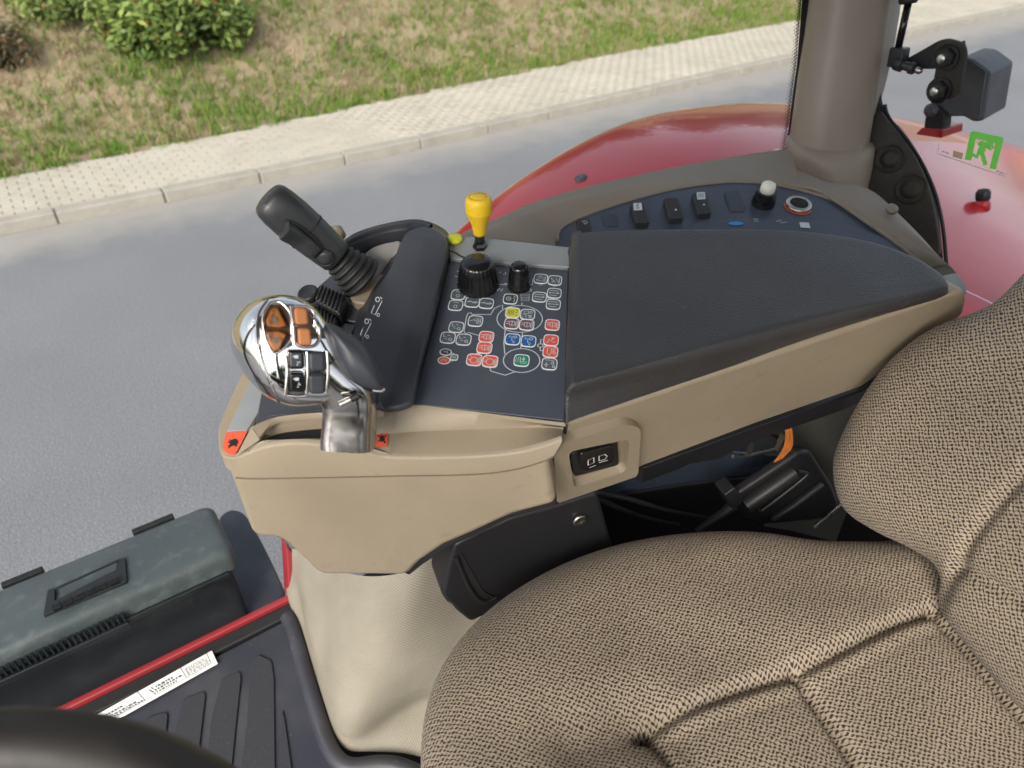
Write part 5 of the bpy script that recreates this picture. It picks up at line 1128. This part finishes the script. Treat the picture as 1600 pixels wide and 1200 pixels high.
def seat():
    sa = R(-13.5); ba = V(math.cos(sa), math.sin(sa), 0)          # towards the backrest
    t = thing('driver_seat', 'tractor seat in beige and brown knitted cloth, cushion and backrest', 'seat', onZ(1200, 1050, 1.0))
    fr = Fr(onZ(1200, 1000, .625), ba, UP); fo = Fr(onZ(1200, 1000, .665), ba, UP)
    uv = lambda L, f=fr: [np.array(f.uv(*p)) for p in L]
    out = uv([(700, 1260), (688, 1180), (686, 1110), (694, 1050), (716, 995), (755, 945), (810, 900), (880, 862), (960, 834), (1040, 818), (1120, 812), (1200, 814), (1270, 824), (1330, 826), (1390, 822)], fo)
    # the rest of the cushion, outside the picture
    e = out[-1]; far = [e + (.06, -.0), e + (.085, -.10), e + (.075, -.30), e + (.05, -.44), e + (-.05, -.50), e + (-.25, -.52), out[0] + (.10, -.24), out[0] + (.02, -.16)]
    O = cr(out + far, 4)
    s_side = [(1000, 1140), (1035, 1120), (1100, 1096), (1170, 1072), (1240, 1050), (1250, 1046), (1330, 1008), (1400, 974), (1460, 950), (1500, 932)]
    t0 = [(1012, 1135), (1040, 1170), (1062, 1210), (1110, 1290)]; t1 = [(1246, 1050), (1290, 1112), (1345, 1196), (1420, 1310)]; t2 = [(1460, 951), (1500, 992), (1545, 1045), (1600, 1112), (1680, 1210)]
    S, A0, A1, A2 = (cr(uv(q), 4, False) for q in (s_side, t0, t1, t2))
    dent = uv([(905, 1150), (960, 1128), (1012, 1132)])
    far_v = np.array([0, -.45])
    def extra(P):
        e1 = poly_dist(P, dent); b = -.014 * np.exp(-(e1 / .03) ** 2)
        return b + .010 * np.sin(np.clip((P[:, 0] + .30) * 4.2, 0, math.pi))
    mid_poly = [A0[0]] + [p for p in S if A0[0][0] < p[0] < S[-1][0] + 1] + [S[-1] + (.0, -.42), A0[0] + (.0, -.42)]
    vv, ff, uvs = pad_mesh(fr, O, [(S, 1.0), (A0, .9), (A1, 1.0), (A2, 1.1)], .075, .062, [(.02, -.001), (.06, .006), (.12, .03)], np.mean(O, 0) + (0.02, .03), [(mid_poly, -.009, .020)], extra=extra)
    pan = [('front_panel', A0 + [S[k] + (0, -.5) for k in ()] + A1[::-1]), ('middle_panel', A1 + A2[::-1])]
    iS = lambda p: int(np.argmin([np.linalg.norm(q - p) for q in S]))
    i0, i1, i2 = iS(A0[0]), iS(A1[0]), iS(A2[0])
    front = S[i0:i1 + 1] + A1[1:] + A0[::-1]; midp = S[i1:i2 + 1] + A2[1:] + A1[::-1]
    split_panels(t, vv, ff, uvs, 'cloth', [('front_panel', front), ('middle_panel', midp)], 'seat_cushion')
    # backrest
    Pb = onZ(1455, 945, .607); nB = unit(-ba * math.cos(R(20)) + UP * math.sin(R(20)))
    fb = Fr(Pb, np.cross(UP, -nB) * -1 * -1, nB); ub = lambda L: [np.array(fb.uv(*p)) for p in L]
    fe = Fr(Pb - nB * .038, fb.u, nB)
    out = [np.array(fe.uv(*p)) for p in ([(1640, 385), (1600, 428), (1560, 468), (1520, 488), (1470, 506), (1430, 530), (1390, 566), (1350, 620), (1318, 680), (1306, 722), (1309, 764), (1326, 802), (1370, 832), (1420, 856), (1458, 880), (1470, 905), (1466, 930), (1475, 962), (1530, 1030), (1600, 1115)])]
    e0, e1 = out[-1], out[0]
    side = np.sign(out[0][0] - out[-1][0])
    far = [e0 - (side * .12, 0), e0 - (side * .35, -.05 * 0), e0 - (side * .42, 0) + (out[0] - out[-1]) * (0, .5), np.array([e0[0] - side * .38, e1[1]]), np.array([e0[0] - side * .30, e1[1]]) + (out[0] - out[8]) * (0, .6), e1 + (out[0] - out[8]) * (0, .55)]
    O = cr(out + far, 4)
    v1 = cr(ub([(1486, 890), (1502, 860), (1522, 828), (1560, 782), (1610, 728), (1680, 650)]), 4, False); v2 = cr(ub([(1452, 946), (1486, 892), (1530, 905), (1600, 942), (1680, 985)]), 4, False)
    def extra(P): return np.zeros(len(P))
    vv, ff, uvs = pad_mesh(fb, O, [(v1, .5), (v2, .5)], .06, .045, [(.02, -.002), (.06, .01), (.10, .035)], np.mean(O, 0), groove=(.013, .007))
    bolster = [v1[0]] + v1 + [v1[-1] + (v1[-1] - v1[-5]) * 3] + [O[k] for k in ()]
    low = v2[4:] + [v2[-1] + (v2[-1] - v2[-4]) * 2, v2[-1] + (v2[-1] - v2[-4]) * 2 + (0, -.3 * np.sign(e1[1] - e0[1])), v2[4] + (0, -.3 * np.sign(e1[1] - e0[1]))]
    split_panels(t, vv, ff, uvs, 'cloth', [('lumbar_panel', low)], 'backrest')
    # suspension block under the cushion
    cb = np.mean([fr.P(*p) for p in O[:1]], 0)
    base = [fr.P(u, v, -.12) for u, v in ((-.28, .10), (.22, .10), (.22, -.36), (-.28, -.36))]
    prism('suspension_base', base, V(0, 0, -.39), 'black', t, .01, 2)
seat()

# black plastic cover, beam and control box in the gap between seat and console
def gap():
    sa = R(-13.5); ba = V(math.cos(sa), math.sin(sa), 0); sn = V(math.sin(sa), -math.cos(sa), 0)
    o0 = onZ(800, 905, .66) - sn * .02
    G = lambda x, y, off=0: onP(x, y, o0 + sn * off, sn)
    t = thing('seat_bracket_cover', 'black plastic cover with a pocket below the console beside the cushion', 'bracket cover', G(800, 900))
    q = [(709, 852), (700, 880), (690, 930), (699, 944), (705, 946), (712, 955), (735, 974), (765, 960), (900, 930), (960, 860), (935, 768), (880, 786), (800, 808), (745, 832)]
    prism('cover', [G(*p) for p in fillet(q, 6, 3)], -sn * .05, 'black', t, .008, 3)
    prism('pocket', [G(x, y, .0015) for x, y in fillet([(714, 868), (722, 866), (748, 912), (758, 926), (775, 934), (770, 938), (748, 936), (732, 914)], 2)], -sn * .004, 'black_matte', t)
    tube('pocket_lip', [G(x, y, .002) for x, y in cr([(713, 870), (722, 893), (734, 918), (748, 936), (762, 939), (776, 934)], 4, False)], .0028, 'black', t, 8)
    c = G(905, 812, .001); revolve('screw', [(.0085, 0), (.0085, .0025), (.006, .004), (.004, .0025), (.0005, .0025)], c, sn, 'metal', t, 18)
    t = thing('mounting_beam', 'shiny blue-black steel beam in the dark gap under the armrest', 'beam', G(1150, 730, -.10))
    B = lambda x, y: G(x, y, -.10)
    prism('beam', [B(*p) for p in ((930, 752), (1075, 722), (1140, 706), (1240, 712), (1300, 760), (1200, 745), (1060, 758), (930, 778))], -sn * .05, 'beam', t, .003, 2)
    tube('beam_edge', [B(x, y) + sn * .002 for x, y in ((930, 778), (1060, 757), (1200, 742))], .0022, 'rubber', t, 6)
    t = thing('gap_shade', 'black sheet added as the shade deep in the gap under the armrest', 'housing', G(1100, 800, -.16))
    D = lambda x, y: G(x, y, -.17)
    prism('shade_sheet', [D(*p) for p in ((780, 800), (860, 750), (1000, 735), (1180, 690), (1240, 690), (1330, 740), (1420, 860), (1200, 950), (860, 960))], -sn * .02, 'void', t)  # flat black sheet added to paint the gap's shade, no real housing
    # cables
    t = thing('cable', 'thin dark cables running through the gap under the armrest', 'cable', G(1000, 800, -.06))
    for i, L in enumerate(([(930, 768), (985, 780), (1040, 797), (1085, 806), (1120, 812)], [(928, 776), (970, 795), (1012, 810), (1060, 820)])):
        obj('cable_run', *tube_geo(cr([G(x, y, -.07 - .01 * i) for x, y in L], 5, False), .0035, 8), 'rubber', t)
    # control box with connector
    t = thing('control_module', 'black control box with plug and cable standing beside the backrest', 'control box', G(1230, 780, -.05))
    K = lambda x, y, off=-.03: G(x, y, off)
    body = [(1152, 772), (1168, 762), (1252, 706), (1268, 706), (1300, 756), (1312, 785), (1290, 812), (1190, 822), (1158, 810)]
    prism('box_body', [K(*p) for p in fillet(body, 6, 3)], -sn * .016, 'black', t, .006, 3)
    tube('box_rib', [K(x, y, -.024) for x, y in ((1164, 790), (1240, 737))], .0125, 'black', t, 16)
    tube('box_rim', [K(x, y, -.027) for x, y in cr([(1182, 793), (1188, 798), (1198, 792), (1258, 745), (1258, 738), (1248, 736)], 3, False)], .0025, 'grip', t, 8)
    tube('box_edge', [K(x, y, -.026) for x, y in ((1205, 812), (1240, 790), (1285, 756))], .006, 'grip', t, 8)
    gs = [tube_geo([K(x, y, -.022), K(x2, y2, -.022)], .0011, 5) for x, y, x2, y2 in ((1199, 776, 1235, 750), (1203, 777, 1212, 770), (1216, 768, 1224, 762), (1226, 760, 1236, 748))]
    obj('embossed_mark', *join(*gs), 'black_gloss', t)
    prism('plug', [K(x, y, -.022) for x, y in fillet([(1132, 774), (1149, 762), (1162, 778), (1158, 790), (1143, 796)], 3)], -sn * .025, 'black', t, .002, 2)
    tube('plug_lead', [K(x, y, -.035) for x, y in ((1148, 788), (1132, 802), (1112, 816), (1090, 832))], [.009, .008, .0075, .007], 'rubber', t, 10)
    tube('chrome_rod', [K(x, y, -.06) for x, y in ((1272, 824), (1316, 786))], .0035, 'metal', t, 10)
    t = thing('wire_bundle', 'bundle of thin orange wires hanging from under the armrest', 'wires', K(1232, 690, -.045))
    for i in range(7):
        dx = (i - 3) * 1.7
        tube('wire', cr([K(1232 + dx * .8, 668, -.05), K(1233 + dx, 684, -.048 + .002 * (i % 3)), K(1231 + dx * 1.1, 698, -.044), K(1224 + dx, 710, -.040 + .002 * (i % 2)), K(1213 + dx * .6, 722, -.04)], 4, False), .0011, 'wire', t, 6)
    t = thing('wire_clamp', 'small steel clamps below the armrest beside the orange wires', 'clamp', K(1215, 690, -.06))
    for L in ([(1224, 676), (1214, 702)], [(1176, 690), (1170, 708)]): tube('clamp_strip', [K(x, y, -.055) for x, y in L], .004, 'dusty', t, 6)
    tube('clamp_bar', [K(x, y, -.06) for x, y in ((1145, 713), (1172, 711), (1212, 702))], .0025, 'metal', t, 6)
gap()

# ================================================================== FLOOR, LINING, SILL, TOOLBOX
def lower_left():
    fz = 2.9 - FLOOR
    o = obj('cab_floor', [V(-1.4, -.6, fz - .03), V(1.3, -.6, fz - .03), V(1.3, .93, fz - .03), V(-1.4, .93, fz - .03)], [[0, 1, 2, 3]], 'void', smooth=False); o['kind'] = 'structure'
    t = thing('floor_mat', 'blue-black rubber floor mat with raised grip pads and turned-up edge', 'floor mat', V(-.1, .6, fz))
    edge = [(452, 962), (462, 985), (480, 1050), (500, 1115), (515, 1160), (532, 1186), (555, 1196), (600, 1192), (640, 1200), (720, 1240)]
    E = [onZ(x, y, FLOOR) for x, y in edge]
    outline = cr(E, 3, False) + [V(.3, .2, fz), V(-1.1, .2, fz), V(-1.1, .872, fz), onZ(448, 968, FLOOR)]
    prism('mat_sheet', outline, V(0, 0, -.02), 'mat_floor', t, .003, 2)
    lip = cr([p + V(-.004, -.004, .006) for p in E], 5, False)
    tube('turned_up_edge', lip, .014, 'mat_floor', t, 12)
    pads = [[(402, 1022), (424, 1032), (428, 1060), (430, 1230), (372, 1230), (385, 1130), (390, 1042)], [(345, 1062), (373, 1048), (377, 1056), (370, 1120), (362, 1200), (320, 1200), (330, 1120)], [(286, 1092), (318, 1080), (321, 1086), (312, 1160), (308, 1210), (262, 1210), (275, 1130)], [(230, 1120), (260, 1112), (262, 1118), (258, 1160), (252, 1200), (205, 1200)], [(440, 1108), (444, 1120), (462, 1250), (436, 1250)]]
    for q in pads: prism('grip_pad', [onZ(x, y, FLOOR - .004) for x, y in fillet(q, 5, 3)], V(0, 0, -.006), 'mat_pad', t, .0015, 2)
    # sill with red strip and information plate
    t = thing('door_sill', 'red painted door sill strip along the cab floor edge', 'door sill', V(-.3, .93, fz))
    y0 = .925
    prism('red_strip', [V(-1.3, y0, fz + .012), V(.128, y0, fz + .012), V(.128, y0 + .013, fz + .012), V(-1.3, y0 + .013, fz + .012)], V(0, 0, -.06), 'red_sill', t, .003, 2)
    prism('sill_seal', [V(-1.3, y0 - .028, fz + .004), V(.12, y0 - .028, fz + .004), V(.12, y0 - .001, fz + .004), V(-1.3, y0 - .001, fz + .004)], V(0, 0, -.03), 'rubber', t, .003, 2)
    c1, c2 = onY(452, 868, .93), onY(452, 950, .93)
    prism('red_post', [onY(*p, .935) for p in ((447, 850), (470, 880), (462, 915), (452, 940))], V(0, .03, 0), 'red_sill', t, .004, 2)
    p0, p1, p2, p3 = (onZ(x, y, FLOOR - .008) for x, y in ((130, 1128), (331, 1016), (340, 1036), (150, 1142)))
    t = thing('information_plate', 'long white printed information plate on the door sill', 'plate', (p0 + p2) / 2)
    pl = prism('plate', [p0, p1, p2, p3], V(0, 0, -.003), 'white', t, .0008, 1)
    f = Fr(p0 + V(0, 0, .0004), p1 - p0, UP); U = lambda L: [np.array(f.uv(*p)) for p in L]
    q = lambda s, v: p0 + (p1 - p0) * s + (p3 - p0 + ((p2 - p1) - (p3 - p0)) * s) * v
    Q = lambda s, v: np.array([np.dot(q(s, v) - f.o, f.u), np.dot(q(s, v) - f.o, f.v)])
    g = [ribbon([Q(s, .03), Q(s, .82)], .0012, f) for s in (.40, .74, .955)] + [ribbon([Q(.0, .84), Q(.95, .84)], .0010, f), ribbon([Q(.12, .45), Q(.4, .40)], .0008, f)]
    rr = random.Random(3)
    def words(s0, s1, v, hgt, gap=.5):
        s = s0
        while s < s1:
            w = rr.uniform(.008, .028)
            n = max(2, int(w / .005))
            for i in range(n):
                a = s + i * .0052
                g.append(ribbon([Q(a, v + hgt * rr.uniform(0, .3)), Q(a + .0016, v + hgt)], .0010, f)); 
                if rr.random() < .6: g.append(ribbon([Q(a, v + hgt * rr.choice((.1, .5, .95))), Q(a + .0036, v + hgt * rr.choice((.1, .5, .95)))], .0009, f))
            s += n * .0052 + .008
    words(.10, .34, .52, .13); words(.10, .38, .67, .12); words(.52, .66, .25, .16); words(.50, .70, .45, .14); words(.48, .66, .64, .12); words(.05, .25, .3, .12)
    for i in range(7): words(.76, .94, .22 + i * .085, .045)
    obj('plate_print', *join(*g), 'lamp', pl, smooth=False)
    obj('warning_mark', *join(ribbon([Q(.47, .30), Q(.485, .62)], .002, f), ribbon([Q(.49, .22), Q(.50, .38)], .002, f)), 'bark', pl, smooth=False)
    # woven vinyl lining that rises from the floor towards the console
    lo = [(448, 930), (456, 958), (470, 985), (488, 1050), (508, 1115), (523, 1155), (545, 1178), (590, 1180), (650, 1186), (730, 1215), (800, 1250)]
    hi_pts = [(448, 852), (470, 858), (500, 880), (560, 895), (640, 890), (700, 850), (760, 815), (800, 800), (850, 795), (880, 805), (895, 825)]
    nn = 60
    Lo = resample(cr([onZ(x, y, FLOOR + .012) for x, y in lo], 4, False), nn)
    Hi = []
    hs_ = np.linspace(1.02, .60, len(hi_pts))
    Hi = resample(cr([onZ(x, y, h) for (x, y), h in zip(hi_pts, (1.05, 1.0, .93, .86, .82, .80, .80, .80, .80, .80, .80))], 4, False), nn)
    lines = []; m_ = 44
    sag_dir = unit(V(-.55, -.75, .15))
    for i in range(m_):
        s = i / (m_ - 1); row = []
        for j, (a, b) in enumerate(zip(Lo, Hi)):
            u = j / (nn - 1); p = a + (b - a) * s
            bulge = .03 * math.sin(math.pi * s) * math.sin(math.pi * min(1, u * 1.1)) - .045 * math.exp(-((u - .78) / .18) ** 2 - ((s - .16) / .16) ** 2) + .022 * math.exp(-((u - .62 + .25 * s) / .10) ** 2 - ((s - .34) / .25) ** 2) + .006 * math.sin(u * 14 + s * 7)
            row.append(p + sag_dir * bulge * min(1, s * 6) + UP * .012 * math.exp(-s * 12))
        lines.append(row)
    vv, ff = sheet(lines); LL = np.array(lines)
    du = np.r_[0, np.cumsum(np.linalg.norm(np.diff(LL[m_ // 2], axis=0), axis=1))]; dv = np.r_[0, np.cumsum(np.linalg.norm(np.diff(LL[:, nn // 2], axis=0), axis=1))]
    uv = np.array([(du[j], dv[i]) for i in range(m_) for j in range(nn)])
    tag(obj('floor_lining', vv, ff, 'lining', uvs=uv), 'grey-beige woven vinyl lining bulging between floor mat and armrest', 'lining')
    # toolbox outside
    t = thing('toolbox', 'dusty dark grey plastic toolbox with black carrying handle outside', 'toolbox', V(-.3, 1.04, 1.6))
    zt = 2.9 - 1.0
    ya, yb, xr = .972, 1.115, .062
    secs = []
    lid = fillet([V(-1.4, ya), V(xr, ya), V(xr - .0, yb), V(-1.4, yb)], .022, 5)
    rings = [[V(p[0], p[1], zt - .05) for p in lid], [V(p[0], p[1], zt - .018) for p in lid]]
    c = np.mean(lid, 0)
    for a in np.linspace(0, 90, 6)[1:]:
        rings.append([V(p[0] - np.sign(p[0] - c[0]) * .016 * (1 - math.cos(R(a))), p[1] - np.sign(p[1] - c[1]) * .016 * (1 - math.cos(R(a))), zt - .018 + .018 * math.sin(R(a))) for p in lid])
    obj('lid', *loft(rings), 'box', t, sharp=50)
    low = fillet([V(-1.4, ya + .012), V(xr - .012, ya + .012), V(xr - .012, yb - .01), V(-1.4, yb - .01)], .02, 4)
    prism('box_body', [V(p[0], p[1], zt - .048) for p in low], V(0, 0, -.30), 'box_dark', t, .004, 2)
    prism('lid_overhang', [V(x, y, zt - .046) for x, y in ((-1.4, ya - .006), (-.33, ya - .006), (-.33, ya - .014), (-.13, ya - .014), (-.13, ya - .006), (xr - .02, ya - .006), (xr - .02, ya + .02), (-1.4, ya + .02))], V(0, 0, -.012), 'box_dark', t, .002, 2)
    gs = [box_geo(V(-.325 + i * .0083, ya - .008, zt - .034), V(1, 0, 0), V(0, 1, 0), UP, .0034, .006, .020) for i in range(24)]
    obj('lid_rib', *join(*gs), 'box_dark', t, smooth=False, kind='stuff')
    for a, b in (((0, 915), (66, 892)), ((205, 829), (270, 803))):
        p, q_ = onZ(*a, 1.0), onZ(*b, 1.0); prism('hinge_strip', [V(p[0], yb + .002, zt - .004), V(q_[0], yb + .002, zt - .004), V(q_[0], yb + .014, zt - .004), V(p[0], yb + .014, zt - .004)], V(0, 0, -.012), 'black_matte', t, .002, 2)
    hz = 1.0 - .006; Hh = lambda x, y, h=hz: onZ(x, y, h)
    hd = prism('handle', [Hh(*p) for p in fillet([(67, 962), (74, 921), (86, 918), (85, 938), (180, 890), (183, 874), (195, 870), (198, 908)], 2)], V(0, 0, -.010), 'black', t, .003, 2)
    tube('handle_bar', [Hh(84, 921, hz - .002), Hh(184, 876, hz - .002)], .0022, 'black_matte', hd, 6)
    for i in range(6):
        s = (i + .35) / 6; p = np.array((82, 951)) + (np.array((190, 903)) - np.array((82, 951))) * s; a, b = Hh(p[0] - 6, p[1] + 3, hz - .004), Hh(p[0] + 7, p[1] - 3, hz - .004)
        tube('grip_ring', [a, b], .0065, 'black_gloss', hd, 10)
    # fuel tank further back
    t = thing('fuel_tank', 'smooth blue-black tank behind the toolbox outside the cab', 'tank', V(.15, 1.08, 1.5))
    tank = [(340, 806), (362, 793), (382, 800), (405, 838), (428, 884), (446, 925), (440, 942), (330, 990)]
    prism('tank_shell', [onZ(x, y, 1.21) for x, y in fillet(tank, 12, 4)], V(0, .02, -.30), 'tank', t, .012, 3)
lower_left()

# steering wheel, only its rim enters the picture
def wheel():
    c0 = EYE + ray(-30, 1172) * .43; n = unit(V(0, -.2, 1.0))
    dn = unit(-CU - n * np.dot(-CU, n)); ctr = c0 + dn * .19; a = unit(np.cross(n, dn)); b = np.cross(n, a)
    t = thing('steering_wheel', 'worn black steering wheel rim in the near left corner', 'steering wheel', ctr)
    pts = [ctr + a * .19 * math.cos(x) + b * .19 * math.sin(x) for x in np.linspace(0, 2 * math.pi, 97)[:-1]]
    secs = []
    for i, p in enumerate(pts):
        rad = unit(p - ctr); secs.append(ring(p, rad, n, .0175, .0185, 24))
    vv, ff = loft(secs + [secs[0]], False); obj('rim', vv, ff, mat('worn_wheel_rubber', (.018, .016, .015), .55, noise=(20, .1), mix=[(20, (.035, .03, .025), .55, .75)]), t)
    for k in (.5, 2.6, 4.7):
        e = ctr + a * .185 * math.cos(k + 1.2) + b * .185 * math.sin(k + 1.2); obj('spoke', *tube_geo([ctr - n * .03, (ctr + e) / 2 - n * .02, e], [.016, .013, .012], 10), 'black', t)
    revolve('hub', [(.05, -.05), (.055, -.02), (.045, -.005), (.001, .0)], ctr, n, 'black', t, 28)
wheel()
